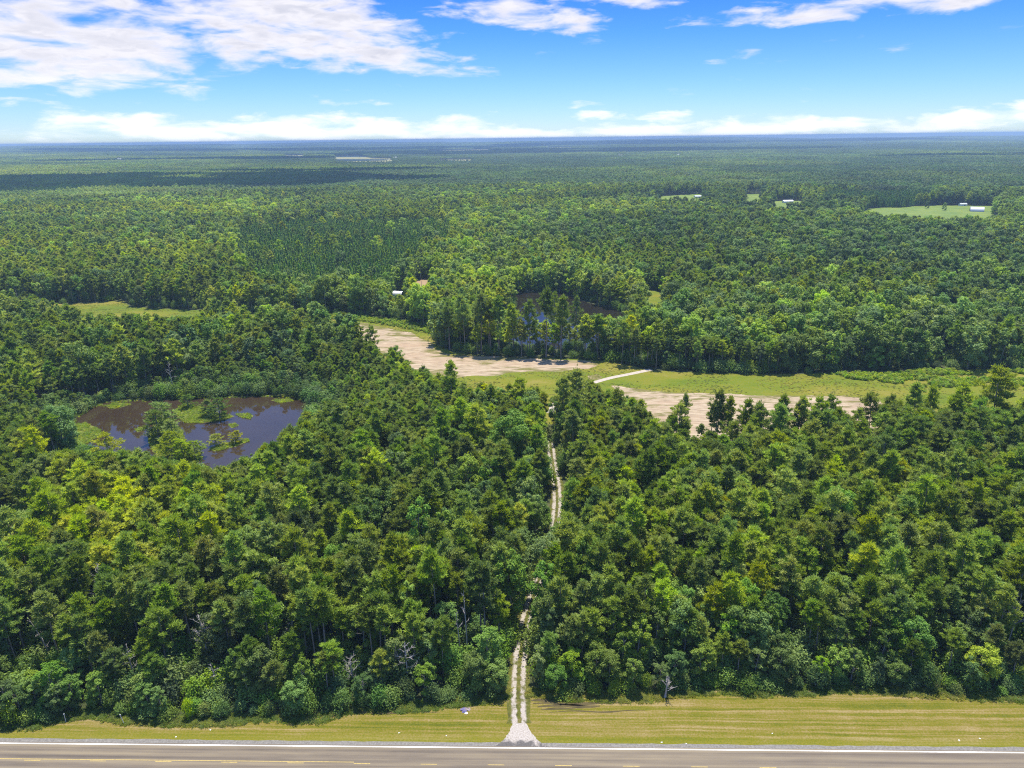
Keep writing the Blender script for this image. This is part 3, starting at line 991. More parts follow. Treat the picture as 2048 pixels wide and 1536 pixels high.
# ------------------------------------------------------------------ instancing (geometry nodes) for the masses
def scatter(name, protos, pts, rot, scl, tint, idx, kind='stuff'):
    coll = bpy.data.collections.new(name + '_kinds')
    for i, me in enumerate(protos):
        coll.objects.link(bpy.data.objects.new('%s_kind_%02d' % (name, i), me))
    n = len(pts)
    me = bpy.data.meshes.new(name)
    me.vertices.add(n)
    me.vertices.foreach_set('co', np.asarray(pts, np.float32).reshape(-1))
    for an, dt, val in (('rot', 'FLOAT', rot), ('scl', 'FLOAT', scl), ('tint', 'FLOAT', tint), ('idx', 'INT', idx)):
        a = me.attributes.new(an, dt, 'POINT')
        a.data.foreach_set('value', np.asarray(val, np.int32 if dt == 'INT' else np.float32))
    o = link(name, me)
    o['kind'] = kind
    ng = bpy.data.node_groups.new(name, 'GeometryNodeTree')
    ng.interface.new_socket('Geometry', in_out='INPUT', socket_type='NodeSocketGeometry')
    ng.interface.new_socket('Geometry', in_out='OUTPUT', socket_type='NodeSocketGeometry')
    t = NT(ng)
    gi_ = t('NodeGroupInput')
    go = t('NodeGroupOutput')
    ci = t('GeometryNodeCollectionInfo', {'Collection': coll, 'Separate Children': True, 'Reset Children': True})

    def attr(nm, ty):
        nd = t('GeometryNodeInputNamedAttribute', {'Name': nm}, data_type=ty)
        return nd.outputs['Attribute']
    e = t('FunctionNodeEulerToRotation', {0: t('ShaderNodeCombineXYZ', {2: attr('rot', 'FLOAT')}).outputs[0]})
    ip = t('GeometryNodeInstanceOnPoints', {'Points': gi_.outputs[0], 'Instance': ci.outputs[0], 'Pick Instance': True,
                                            'Instance Index': attr('idx', 'INT'), 'Rotation': e.outputs[0], 'Scale': attr('scl', 'FLOAT')})
    t.l.new(ip.outputs[0], go.inputs[0])
    md = o.modifiers.new('scatter', 'NODES')
    md.node_group = ng
    return o


def hexgrid(x0, x1, y0, y1, sp, jit, g):
    xs = np.arange(x0, x1, sp)
    ys = np.arange(y0, y1, sp * 0.866)
    X, Y = np.meshgrid(xs, ys)
    X = X + (np.arange(len(ys)) % 2)[:, None] * sp / 2
    P = np.stack([X.ravel(), Y.ravel()], 1)
    return P + g.uniform(-jit, jit, P.shape) * sp


def sector(P, a=R(43)):
    return np.abs(np.arctan2(P[:, 0], P[:, 1] + 25)) < a


def poly_d(P, poly):
    lo, hi = poly.min(0) - 30, poly.max(0) + 30
    m = (P > lo).all(1) & (P < hi).all(1)
    d = np.full(len(P), -30.0)
    if m.any():
        d[m] = sdf(P[m], poly)
    return d


def dist_line(P, L):
    best = np.full(len(P), 1e9)
    for a, b in zip(L[:-1], L[1:]):
        e = b - a
        wv = P - a
        t = np.clip((wv @ e) / (e @ e + 1e-9), 0, 1)
        best = np.minimum(best, ((wv - t[:, None] * e) ** 2).sum(1))
    return np.sqrt(best)


TL = TRACK[::4]
LL = LANE[::4]


def free(P, margin=1.2, track=3.2):
    ok = (behind_edge(P[:, 0], P[:, 1]) > margin)
    ok &= poly_d(P, CLEAR) < -margin
    ok &= poly_d(P, POND) < (0.5 if track < 2.5 else -margin * 0.6)
    ok &= poly_d(P, POND2) < -margin * 0.6
    for q in (SWAMP, SWAMP2, SWAMP3, GAP1, GAP2, GAP3):
        ok &= poly_d(P, q) < -0.6
    ok &= dist_line(P, TL) > np.where(P[:, 1] > 236, 1.2, track)
    ok &= ~((dist_line(P, TL) < track + 0.8) & (P[:, 1] > 150) & (P[:, 1] < 236))
    ok &= ~((dist_line(P, TL) < track - 0.6 + 2.2 * fbm(P[:, 0], P[:, 1], 7, 2)) & (P[:, 1] < 138))
    ok &= ~((dist_line(P, TL) < track - 0.4 + 3.0 * fbm(P[:, 0], P[:, 1], 9, 2)) & (P[:, 1] > 150) & (P[:, 1] < 232))
    return ok


g = np.random.default_rng(21)

# lower growth in front of the gaps through which the photograph sees ground
SIGHT = [(145, 396, 625, 790, [(140, 614), (190, 629), (240, 627), (300, 626), (340, 634), (396, 634)]),
         (640, 660, 640, 790, [(640, 638), (660, 645)]),
         (1284, 1326, 600, 700, [(1284, 600), (1300, 612), (1326, 606)]), (778, 815, 591, 645, [(778, 590), (815, 589)]), (826, 866, 575, 640, [(826, 574), (866, 574)]),
         (1066, 1135, 600, 660, [(1066, 606), (1100, 622), (1135, 632)]), (1160, 1240, 630, 690, [(1160, 640), (1200, 648), (1240, 650)]),
         (1725, 2012, 424, 530, [(1738, 424), (1800, 430), (1850, 434), (1900, 433), (1985, 432)]),
         (1340, 1404, 396, 425, [(1340, 397), (1404, 397)]), (1490, 1524, 399, 425, [(1490, 399), (1524, 400)]), (1546, 1604, 408, 435, [(1546, 409), (1604, 409)])]


def sight_caps(P, h):
    tx_, ty_, _ = PX(P[:, 0], P[:, 1], h)
    _, b_, _ = PX(P[:, 0], P[:, 1], 0.0)
    for x0, x1, b0_, b1_, line in SIGHT:
        L_ = np.array(line, float)
        cp = np.interp(tx_, L_[:, 0], L_[:, 1]) + g.exponential(3, len(P)) - 2
        m_ = (tx_ > x0) & (tx_ < x1) & (b_ > np.maximum(cp, b0_)) & (b_ < b1_) & (ty_ < cp)
        if not m_.any():
            continue
        lo_, hi_ = np.zeros(m_.sum()), np.full(m_.sum(), 40.0)
        for _ in range(30):
            md_ = (lo_ + hi_) / 2
            u_ = PX(P[m_, 0], P[m_, 1], md_)[1] > cp[m_]
            lo_, hi_ = np.where(u_, md_, lo_), np.where(u_, hi_, md_)
        h = h.copy()
        h[m_] = np.minimum(h[m_], lo_)
    return h


# near wood ------------------------------------------------------------
NEAR_D = 345
P = hexgrid(-330, 330, 100, NEAR_D + 20, 4.1, 0.36, g)
P = P[sector(P) & (np.hypot(P[:, 0], P[:, 1]) < NEAR_D)]
P = P[free(P)]
P = P[g.random(len(P)) > 0.05]
bx, by, _ = PX(P[:, 0], P[:, 1], 12.0)
be = behind_edge(P[:, 0], P[:, 1])
dp = np.maximum.reduce([poly_d(P, POND), poly_d(P, POND2), poly_d(P, SWAMP)])
dc = poly_d(P, CLEAR)
zone = fbm(P[:, 0], P[:, 1], 45, 3)
# how likely a pine, by zone of the picture
pp = 0.76 + (zone - 0.5) * 1.7
pp = np.where(be < 9, pp - 0.28, pp)
pp = np.where((bx < 620) & (by < 830), pp - 0.45, pp)      # hardwoods behind the left pond
pp = np.where(dp > -12, pp - 0.30, pp)
pp = np.where((bx < 520) & (by > 1200), pp - 0.30, pp)
pp = np.where((bx > 1100) & (by < 1150), pp + 0.2, pp)
is_pine = g.random(len(P)) < np.clip(pp, 0.06, 0.93)
yel = lambda cx, cy, rx, ry: np.exp(-((bx - cx) / rx) ** 2 - ((by - cy) / ry) ** 2)
tint = 0.44 + g.normal(0, 0.13, len(P)) + 0.55 * yel(280, 1050, 170, 70) + 0.15 * yel(60, 1080, 180, 130) + 0.10 * yel(700, 1180, 300, 90) - 0.12 * yel(500, 640, 500, 90) \
    + 0.10 * yel(1350, 1080, 420, 120) + 0.14 * yel(80, 820, 110, 120) - 0.10 * yel(1800, 1250, 240, 160)
tint = np.where(g.random(len(P)) < 0.035, tint + 0.35, tint)
tint = np.clip(tint, 0.04, 1.0)
hgt = np.where(is_pine, g.normal(18.0, 2.9, len(P)), 12.0 * np.exp(g.normal(0, 0.25, len(P))))
hgt = np.where(be < 5, hgt * 0.80, hgt)
hgt = np.where((bx < 620) & (by < 830), hgt * 1.12, hgt)
hgt = np.where((bx < 640) & (by < 835) & (dp > -24), hgt * 0.74, hgt)
dpo = poly_d(P, POND)
hgt = np.where((dpo > -38) & (PX(P[:, 0], P[:, 1], 0.0)[1] < 900), np.minimum(hgt, 4.6 + np.abs(dpo) * 0.36), hgt)
hgt = np.minimum(hgt, 4.8 + np.maximum(be, 0) * 1.25)
hgt = np.clip(hgt, 4.2, 23.5)
CAP = np.array([(-50, 0), (55, 0), (62, 912), (100, 905), (140, 900), (200, 903), (270, 903), (350, 925), (420, 937), (480, 920), (520, 895), (560, 870), (600, 832), (630, 802), (640, 655), (700, 663), (760, 690), (830, 702),
                (880, 722), (930, 748), (960, 765), (1000, 768), (1060, 765), (1085, 770), (1090, 812), (1108, 815), (1114, 758), (1180, 750), (1200, 775), (1240, 790), (1285, 800), (1292, 832), (1330, 850), (1380, 862),
                (1480, 862), (1520, 832), (1600, 815), (1700, 812), (1800, 800), (1900, 798), (1950, 780), (2048, 790), (2400, 790)], float)
tx, ty, _ = PX(P[:, 0], P[:, 1], hgt)
_, b0, _ = PX(P[:, 0], P[:, 1], 0.0)
cap = np.interp(tx, CAP[:, 0], CAP[:, 1]) + g.exponential(9, len(P)) - 4
cap = np.where((tx > 1285) & (tx < 1720), cap + g.normal(0, 15, len(P)), cap)
lo, hi = np.zeros(len(P)), np.full(len(P), 40.0)
for _ in range(30):
    mid = (lo + hi) / 2
    up = PX(P[:, 0], P[:, 1], mid)[1] > cap
    lo, hi = np.where(up, mid, lo), np.where(up, hi, mid)
hgt = np.where((b0 > cap) & (ty < cap), np.minimum(hgt, lo), hgt)
hgt = sight_caps(P, hgt)
gone = hgt < 3.5
is_pine &= ~(hgt < 9)
P, hgt, is_pine, tint, be, bx, by = [k[~gone] for k in (P, hgt, is_pine, tint, be, bx, by)]
near = dict(P=P, pine=is_pine, tint=tint, h=hgt, rot=g.random(len(P)) * 6.283, idx=g.integers(0, 6, len(P)), be=be)

# special single trees read off the photograph: (base px, top row, kind, proto, tint, label, width)
SP = []


def special(kind, px, py, top, idx, tint_, label, group=None, widen=1.0):
    xy = G(px, py)
    SP.append(dict(kind=kind, xy=xy, h=height_to(top, xy), idx=idx, tint=tint_, label=label, group=group, widen=widen))


for n_, (px, py, top, ix, wd, lb) in enumerate([
    (1364, 898, 786, 5, .62, 'small slim pine with little tuft crown alone over the pale sand, left of the others'),
    (1428, 905, 779, 0, 1.0, 'tall open pine with two-tiered crown in front of the left end of the sand flat'),
    (1450, 908, 793, 2, .9, 'slim dark pine leaning on its taller neighbour in front of the sand flat'),
    (1484, 912, 797, 0, .9, 'upright pine with bare lower trunk standing before the bright sand near its left end'),
    (1505, 915, 803, 5, .8, 'thin pine with sparse yellowish crown against the middle of the sand flat'),
    (1552, 910, 788, 2, .95, 'wispy pale green pine with see-through crown before the middle of the sand flat'),
    (1594, 908, 790, 0, .95, 'pine with long bare trunk and high crown just right of the wispy pale one'),
    (1626, 906, 792, 4, 1.0, 'full crowned pine covering the sand right of the sand flat middle'),
    (1652, 902, 790, 3, .9, 'bushy pine whose tip just reaches the far rim of the sand'),
    (1732, 895, 786, 1, 1.15, 'broad dark pine with spreading crown across the right part of the sand'),
    (1768, 893, 788, 4, .9, 'mid green pine between the broad dark pine and the tall paired pines'),
    (1815, 893, 764, 2, 1.1, 'tall pine with open crown reaching into the green meadow, left of a close pair'),
    (1846, 890, 768, 0, .85, 'narrow pine close against the taller open pine before the green meadow'),
    (1906, 893, 764, 0, 1.15, 'umbrella crowned pine with dark trunk showing against the green meadow'),
    (1972, 892, 731, 3, 1.35, 'largest pine by the sand, its crown overlapping the dark wood behind the meadow'),
    (2036, 892, 775, 1, 1.0, 'round dark pine cut by the right border of the picture, before the meadow'),
    (1150, 872, 738, 4, 1.2, 'dense dark green pine just right of where the track enters the meadow'),
    (1125, 880, 752, 4, 1.0, 'pine with thick low crown crowding the right side of the track head'),
    (1230, 872, 775, 4, 1.1, 'thick dark pine at the left foot of the sand flat'),
    (1040, 858, 757, 1, 1.25, 'broad round pine standing left of the green gap at the track head'),
    (985, 850, 768, 0, .9, 'slim pine in front of the grass below the sand bank'),
    (905, 838, 722, 2, 1.1, 'tall pine poking up over the lower rim of the sand bank'),
    (745, 735, 652, 1, 1.1, 'dark pine standing over the upper end of the sand bank'),
]):
    special('pine', px, py, top, ix, 0.48 + 0.06 * (n_ % 4), lb, 'pines along the near side of the clearing', wd)
gs = np.random.default_rng(61)
for n_ in range(22):
    px = 1296 + n_ * 20 + gs.uniform(-8, 8)
    special('pine', px, gs.uniform(895, 935), gs.uniform(800, 852), int(gs.integers(0, 6)), gs.uniform(0.3, 0.6),
            'slim pine in the ragged lower row before the sand flat, %s from the left' % ['first', 'second', 'third', 'fourth', 'fifth', 'sixth', 'seventh', 'eighth', 'ninth', 'tenth', 'eleventh', 'twelfth',
             'thirteenth', 'fourteenth', 'fifteenth', 'sixteenth', 'seventeenth', 'eighteenth', 'nineteenth', 'twentieth', 'twenty-first', 'twenty-second'][n_], 'ragged row of slim pines before the sand', 0.95)
for n_, (px, py, top, ix, lb) in enumerate([
    (900, 699, 600, 3, 'leftmost wide pine of the row on the bank between sand and dark pond'),
    (930, 703, 588, 1, 'second wide pine from the left on the bank between sand and dark pond'),
    (964, 707, 585, 0, 'tall pale-trunked pine on the pond bank, left one of three bare trunks close together'),
    (980, 707, 600, 5, 'thin pale-trunked pine on the pond bank, middle one of three bare trunks close together'),
    (996, 708, 592, 2, 'pale-trunked pine on the pond bank, right one of three bare trunks close together'),
    (1026, 710, 606, 0, 'pine with narrow crown on the bank, left of the shining water gap'),
    (1060, 711, 598, 4, 'bushy olive pine on the bank in front of the shining water gap'),
    (1092, 714, 575, 5, 'tallest slim pine on the pond bank with high small crown'),
    (1122, 716, 590, 0, 'pine with white trunk on the bank before the middle of the dark pond'),
    (1168, 714, 640, 3, 'low wide pine on the bank before the right half of the dark pond'),
    (1196, 716, 628, 2, 'grey green pine on the bank near the right end of the dark pond'),
    (1244, 727, 640, 1, 'pale grey crowned tree at the right end of the pond bank beside the lane'),
    (1268, 730, 655, 0, 'slim pine at the lane mouth right of the pale grey crowned tree'),
]):
    special('pine', px, py, top, ix, 0.42 + 0.06 * (n_ % 3), lb, 'trees on the bank between the sand and the dark pond', 1.05)
for px, py, top, ix, lb in [
    (1110, 668, 585, 0, 'pale feathery cypress standing in the dark pond, left of two'),
    (1152, 662, 592, 1, 'pale feathery cypress standing in the dark pond, right of two'),
]:
    special('cypress', px, py, top, ix, 0.30, lb, 'cypresses standing in the ponds')
for px, py, top, ix, tt, lb in [
    (440, 838, 795, 0, .25, 'dark round cypress at the tip of the spit, beside the pond back bay'),
    (418, 832, 798, 1, .35, 'small cypress just left of the dark round one on the spit'),
    (376, 815, 790, 2, .40, 'low cypress at the root of the spit under the far pond bank'),
    (330, 868, 805, 2, .42, 'tall pale cypress in the middle of the pond spit, its crown over brown water'),
    (318, 880, 822, 0, .50, 'yellow green cypress on the left flank of the pond spit'),
    (350, 892, 838, 1, .45, 'leaning pale cypress on the right flank of the pond spit'),
    (345, 915, 862, 0, .70, 'bright yellow cypress on the near end of the pond spit'),
    (368, 920, 878, 1, .75, 'bright yellow bush-like cypress at the near right end of the spit'),
    (392, 915, 882, 2, .55, 'small green cypress beside the narrow channel at the end of the spit'),
    (432, 892, 868, 0, .80, 'left one of two small yellow cypresses on the islet'),
    (472, 886, 862, 1, .85, 'right one of two small yellow cypresses on the islet'),
    (222, 935, 868, 0, .85, 'bright yellow cypress on the left near shore by the sedge bed'),
    (85, 915, 862, 2, .65, 'yellow green cypress at the left end of the pond by the sedge bed'),
]:
    special('cypress', px, py, top, ix, tt, lb, 'cypresses standing in the ponds', 1.45)

DEAD = [(222, 1262, 1130, 20, 3.4, (0.03, 0.0), .42, 'bare grey twiggy tree rising over the yellow green crowns at the lower left'),
        (176, 1302, 1205, 16, 3.0, (-0.04, 0.0), .5, 'small bare grey tree left of the big bare one'),
        (100, 1320, 1235, 5, 1.5, (-0.18, 0.0), .3, 'leaning bare pine trunk near the left border'),
        (272, 1375, 1290, 7, 2.6, (0.02, 0.0), .45, 'dark trunk with a long drooping grey limb above the left verge'),
        (438, 1390, 1325, 6, 1.6, (-0.05, 0.0), .4, 'short whitish broken snag standing in the shrubs left of centre'),
        (420, 1340, 1232, 16, 3.4, (0.0, 0.0), .55, 'pale bare-limbed tree with antler-like branches left of centre'),
        (705, 1372, 1310, 14, 2.6, (0.04, 0.0), .3, 'white fallen-looking twiggy snag low in the front shrubs'),
        (815, 1372, 1285, 14, 2.8, (0.03, 0.0), .45, 'grey twiggy dead crown beside a bright green sapling'),
        (590, 1310, 1230, 12, 2.4, (0.05, 0.0), .45, 'grey twiggy dead tree amid crowns left of the track'),
        (934, 1322, 1180, 5, 1.6, (0.0, 0.0), .55, 'tall bare double trunk with crooked top left of the track mouth'),
        (920, 1325, 1225, 4, 1.4, (-0.02, 0.0), .7, 'slim bare trunk with a forked arm beside the taller bare one'),
        (1330, 1395, 1355, 9, 1.6, (0.06, 0.0), .3, 'low whitish dead bush on the verge right of the track'),
        (2012, 1300, 1190, 12, 2.8, (0.02, 0.0), .45, 'dead-limbed pine with grey arms near the right border'),
        (1742, 1170, 1085, 9, 1.8, (0.03, 0.0), .5, 'small grey snag amid the right-hand pines'),
        (1562, 1290, 1235, 5, 1.2, (0.0, 0.0), .5, 'pale forked dead stem over the right-hand shrubs'),
        (348, 790, 722, 9, 2.6, (0.0, 0.0), .5, 'white dead trunk standing over the far bank of the brown pond'),
        (38, 608, 575, 4, 1.0, (0.0, 0.0), .6, 'white dead trunk at the far meadow left end'),
        (844, 592, 545, 3, 1.0, (0.0, 0.0), .7, 'white pole-like dead trunk beside the tan clearing'),
        (1055, 705, 572, 7, 1.4, (0.0, 0.0), .6, 'grey broken-topped snag by the dark pond'),
        (960, 520, 470, 12, 3.0, (0.0, 0.0), .4, 'pale bare-crowned tree far beyond the dark pond'),
        (1365, 708, 620, 10, 2.2, (0.0, 0.0), .5, 'pale grey dead top rising from the wood right of the dark pond'),
        ]

# which of the near trees become individuals: those that show largest
PXx, PXy, dep = PX(near['P'][:, 0], near['P'][:, 1], near['h'] * 0.8)
inframe = (PXx > -25) & (PXx < 2073) & (PXy > 0) & (PXy < 1536)
ORD = ['first', 'second', 'third', 'fourth', 'fifth', 'sixth', 'seventh', 'eighth', 'ninth', 'tenth', 'eleventh', 'twelfth', 'thirteenth', 'fourteenth', 'fifteenth', 'sixteenth',
       'seventeenth', 'eighteenth', 'nineteenth', 'twentieth']


def ordinal(n):
    if n <= 20:
        return ORD[n - 1]
    t_, u_ = divmod(n, 10)
    tens = {2: 'twenty', 3: 'thirty', 4: 'forty', 5: 'fifty', 6: 'sixty'}[t_]
    return tens[:-1] + 'ieth' if u_ == 0 else tens + '-' + ORD[u_ - 1]


track_x = lambda y: np.interp(y, TRACK[:, 1], TRACK[:, 0])
ROWW = 5.2


def colour_word(t_):
    return 'dark' if t_ < 0.3 else 'mid green' if t_ < 0.46 else 'olive' if t_ < 0.6 else 'yellowish' if t_ < 0.78 else 'bright yellow'


def thing(name, loc, rz=0.0, scl=(1, 1, 1)):
    o = bpy.data.objects.new(name, None)
    C.objects.link(o)
    o.empty_display_size = 0.5
    o.location = loc
    o.rotation_euler = (0, 0, rz)
    o.scale = scl
    return o


def place(name, proto, xy, h, h0, rz, tint_, widen=1.0):
    s = h / h0
    wd = s ** 0.6 * widen
    o = thing(name, (xy[0], xy[1], 0), rz, (wd, wd, s))
    for pn, me in (('trunk', proto.trunk), ('crown', proto.crown)):
        c = link(pn, me, o)
        c['tint'] = float(tint_)
    return o


NAMES = {'pine': ('pine_tree', 'pine tree', 18.0), 'broadleaf': ('broadleaf_tree', 'tree', 14.0), 'cypress': ('cypress_tree', 'tree', 11.0)}
for s in SP:
    nm, cat, h0 = NAMES[s['kind']]
    wid = s['widen'] * (s['h'] / h0) ** 0.2
    o = place(nm, PR[s['kind']][s['idx']], s['xy'], s['h'], h0, random.random() * 6.28, s['tint'], s['widen'])
    assert len(s['label'].split()) <= 16, s['label']
    tag(o, s['label'], cat, s['group'])

used = np.zeros(len(near['P']), bool)
SPX = np.array([s['xy'] for s in SP])
for a in SPX:      # keep the special trees free of neighbours in the same spot
    used |= np.hypot(near['P'][:, 0] - a[0], near['P'][:, 1] - a[1]) < 2.2
for a in [G(d_[0], d_[1]) for d_ in DEAD]:
    for off in ((0, 0), (0, -3.5), (0, -7.0), (0, -10.0)):
        used |= np.hypot(near['P'][:, 0] - a[0], near['P'][:, 1] - a[1] - off[1]) < 2.9
drop = used.copy()
QUOTA = {'pine': 300 - sum(s['kind'] == 'pine' for s in SP), 'broadleaf': 300}
for kind, flag in (('pine', near['pine']), ('broadleaf', ~near['pine'])):
    nm, cat, h0 = NAMES[kind]
    cand = np.where(flag & inframe & ~drop)[0]
    score = near['h'][cand] * (1.0 if kind == 'pine' else 1.0) / dep[cand]
    # trees tucked low behind taller neighbours show little
    cand = cand[np.argsort(dep[cand])][:QUOTA[kind]]
    rows = {}
    for i in cand:
        side = 'right' if near['P'][i, 0] > track_x(near['P'][i, 1]) else 'left'
        rows.setdefault((int(near['be'][i] // ROWW), side), []).append(i)
    for (row, side), ids in rows.items():
        ids.sort(key=lambda i: abs(near['P'][i, 0] - track_x(near['P'][i, 1])))
        for k, i in enumerate(ids, 1):
            o = place(nm, PR[kind][near['idx'][i]], near['P'][i], near['h'][i], h0, near['rot'][i], near['tint'][i])
            size = ('tall' if near['h'][i] > 18.5 else 'short' if near['h'][i] < 15.5 else 'middling') if kind == 'pine' else ('tall' if near['h'][i] > 13 else 'low' if near['h'][i] < 10 else 'rounded')
            where = 'front row' if row == 0 else ordinal(row + 1) + ' row'
            noun = 'pine' if kind == 'pine' else 'broadleaf tree'
            lab = '%s %s %s, %s behind the verge, %s %s of the track' % (size, colour_word(near['tint'][i]), noun, where, ordinal(k), side)
            if len(lab.replace('-', ' ').split()) > 15:
                lab = lab.split(' ', 1)[1]
            tag(o, lab, cat, '%ss of the roadside wood' % noun)
            used[i] = True

rest = ~used & ~drop
for nm, flag, key, h0 in (('pine_wood', near['pine'], 'pine', 18.0), ('broadleaf_wood', ~near['pine'], 'broadleaf', 14.0)):
    m = rest & flag
    scatter(nm, [p.joined for p in PR[key]], np.column_stack([near['P'][m], np.zeros(m.sum())]), near['rot'][m], near['h'][m] / h0, near['tint'][m], near['idx'][m])

# shrubs: the front hedge of the wood as individuals, understory as a mass
Q = []
for x in np.arange(-150, 165, 3.4):
    xx = x + g.uniform(-0.8, 0.8)
    y0 = np.interp(xx, EDGE_X, EDGE[:, 1])
    Q.append((xx, y0 + g.uniform(0.5, 2.2)))
Q = np.array(Q)
Q = Q[(dist_line(Q, TL) > 4.4)]
qx, qy, qd = PX(Q[:, 0], Q[:, 1], 1.5)
Q = Q[(qx > -40) & (qx < 2090)]
sides = {'left': [], 'right': []}
for q in Q:
    sides['right' if q[0] > track_x(q[1]) else 'left'].append(q)
for side, qs in sides.items():
    qs.sort(key=lambda q: abs(q[0] - track_x(q[1])))
    for k, q in enumerate(qs, 1):
        ix = int(g.integers(0, 4))
        pr = PR['shrub'][ix]
        s = g.uniform(0.65, 1.3)
        tt = float(np.clip(g.normal(0.40, 0.15) + (0.12 if q[0] < -60 else 0), 0.05, 1))
        o = thing('shrub', (q[0], q[1], 0), g.random() * 6.28, (s * g.uniform(0.7, 1.35), s * g.uniform(0.7, 1.2), s * g.uniform(0.55, 1.35)))
        for pn, me in (('stem', pr.trunk), ('foliage', pr.crown)):
            c = link(pn, me, o)
            c['tint'] = tt
        tag(o, '%s %s shrub hugging the mown verge, %s %s of the track mouth' % ('large' if s > 1.05 else 'small' if s < 0.85 else 'bushy', colour_word(tt), ordinal(k), side), 'shrub', 'shrubs along the edge of the verge')
U = hexgrid(-330, 330, 100, NEAR_D + 20, 3.9, 0.4, g)
U = U[sector(U) & (np.hypot(U[:, 0], U[:, 1]) < NEAR_D)]
U = U[free(U, 1.0, 2.2) & (dist_line(U, TL) > np.where(U[:, 1] < 152, 3.3, 2.8))]
U = U[g.random(len(U)) > 0.12]
ux, uy, _ = PX(U[:, 0], U[:, 1])
scatter('undergrowth', [p.joined for p in PR['shrub']], np.column_stack([U, np.zeros(len(U))]), g.random(len(U)) * 6.28, np.minimum(g.uniform(0.8, 2.1, len(U)), 0.8 + np.maximum(behind_edge(U[:, 0], U[:, 1]) - 1.5, 0) * 0.22),
        np.clip(g.normal(0.42, 0.15, len(U)), 0, 1), g.integers(0, 4, len(U)))

# woods beyond the clearing --------------------------------------------
MID_D = 1500
g = np.random.default_rng(22)
P = hexgrid(-1150, 1150, 200, MID_D + 10, 6.3, 0.36, g)
r = np.hypot(P[:, 0], P[:, 1])
P = P[sector(P) & (r < MID_D) & (r >= NEAR_D)]
P = P[free(P)]
ok = np.ones(len(P), bool)
for q in FAR:
    ok &= poly_d(P, q) < -1
bb_ = G(1953, 423)
ok &= ~((np.abs(P[:, 0] - bb_[0] * P[:, 1] / bb_[1]) < 20) & (P[:, 1] < bb_[1] + 14) & (P[:, 1] > bb_[1] - 150))
P = P[ok]
P = P[g.random(len(P)) > 0.04]
bx, by, _ = PX(P[:, 0], P[:, 1], 10.0)
zone = fbm(P[:, 0], P[:, 1], 120, 3)
PLANT_A = GP([(470, 530), (480, 470), (560, 455), (900, 455), (905, 500), (800, 560), (760, 600), (560, 600), (500, 570)])
PLANT_B = GP([(1640, 414), (1650, 396), (1750, 388), (1860, 388), (1870, 408), (1800, 416)])
inA = sdf(P, PLANT_A) > 0
inB = sdf(P, PLANT_B) > 0
young = (inA & (g.random(len(P)) < 0.96)) | inB
ppine = np.clip(0.42 + (zone - 0.5) * 2.4, 0.05, 0.95)
ppine = np.where((bx > 1320) & (by > 470), ppine - 0.22, ppine)
ppine = np.where((bx > 860) & (bx < 1280) & (by > 570), 0.75, ppine)
mp = g.random(len(P)) < ppine
tint = 0.46 + g.normal(0, 0.17, len(P)) - 0.06 * (bx > 1300) + 0.08 * ((bx < 520) & (by < 620)) + 0.06 * ((bx > 860) & (bx < 1280) & (by > 560))
tint = tint + (fbm(P[:, 0] - 300, P[:, 1], 170, 2) - 0.5) * 0.75
tint = np.where(g.random(len(P)) < 0.03, tint + 0.3, tint)
hh = np.where(mp, g.normal(18.5, 2.6, len(P)), 14.0 * np.exp(g.normal(0.0, 0.24, len(P))) * (0.85 + 0.45 * fbm(P[:, 0] + 500, P[:, 1], 200, 2)))
hh = sight_caps(P, np.minimum(hh, 23.0))
k_ = hh > 3.0
P, hh, mp, tint, young, bx, by = [q[k_] for q in (P, hh, mp, tint, young, bx, by)]
mp &= hh > 8
z0 = np.where(np.hypot(P[:, 0], P[:, 1]) > 1300, terrain(P[:, 0], P[:, 1]), 0)
pts = np.column_stack([P, z0])
rot = g.random(len(P)) * 6.283
ix = g.integers(0, 4, len(P))
m = mp & ~young
scatter('far_pine_wood', [p.joined for p in PR['mid_pine']], pts[m], rot[m], hh[m] / 18.0, tint[m], ix[m])
m = ~mp & ~young
scatter('far_broadleaf_wood', [p.joined for p in PR['mid_broadleaf']], pts[m], rot[m], hh[m] / 14.0 * 1.06, tint[m], ix[m])
# planted young pines stand closer together
Y = hexgrid(-500, 1000, 380, 1300, 3.5, 0.30, g)
dA = sdf(Y, PLANT_A)
dB = sdf(Y, PLANT_B)
keep = ((dA > 0) & (g.random(len(Y)) < 0.93)) | (dB > 0)
keep_ = keep & free(Y)
Y = Y[keep_]
scatter('planted_pine_wood', [p.joined for p in PR['young']], np.column_stack([Y, np.zeros(len(Y))]), g.random(len(Y)) * 6.28, g.normal(1.25, 0.2, len(Y)),
        np.clip(np.where(dA[keep_] > 0, 0.74, 0.40) + g.normal(0, 0.12, len(Y)), 0, 1), g.integers(0, 3, len(Y)))
# low understory at the foot of the far wood edge
U = hexgrid(-620, 620, NEAR_D - 40, 700, 5.0, 0.4, g)
U = U[sector(U) & (np.hypot(U[:, 0], U[:, 1]) >= NEAR_D)]
U = U[free(U, 0.6)]
scatter('far_undergrowth', [p.joined for p in PR['shrub']], np.column_stack([U, np.zeros(len(U))]), g.random(len(U)) * 6.28, g.uniform(0.8, 1.7, len(U)),
        np.clip(g.normal(0.36, 0.12, len(U)), 0, 1), g.integers(0, 4, len(U)))


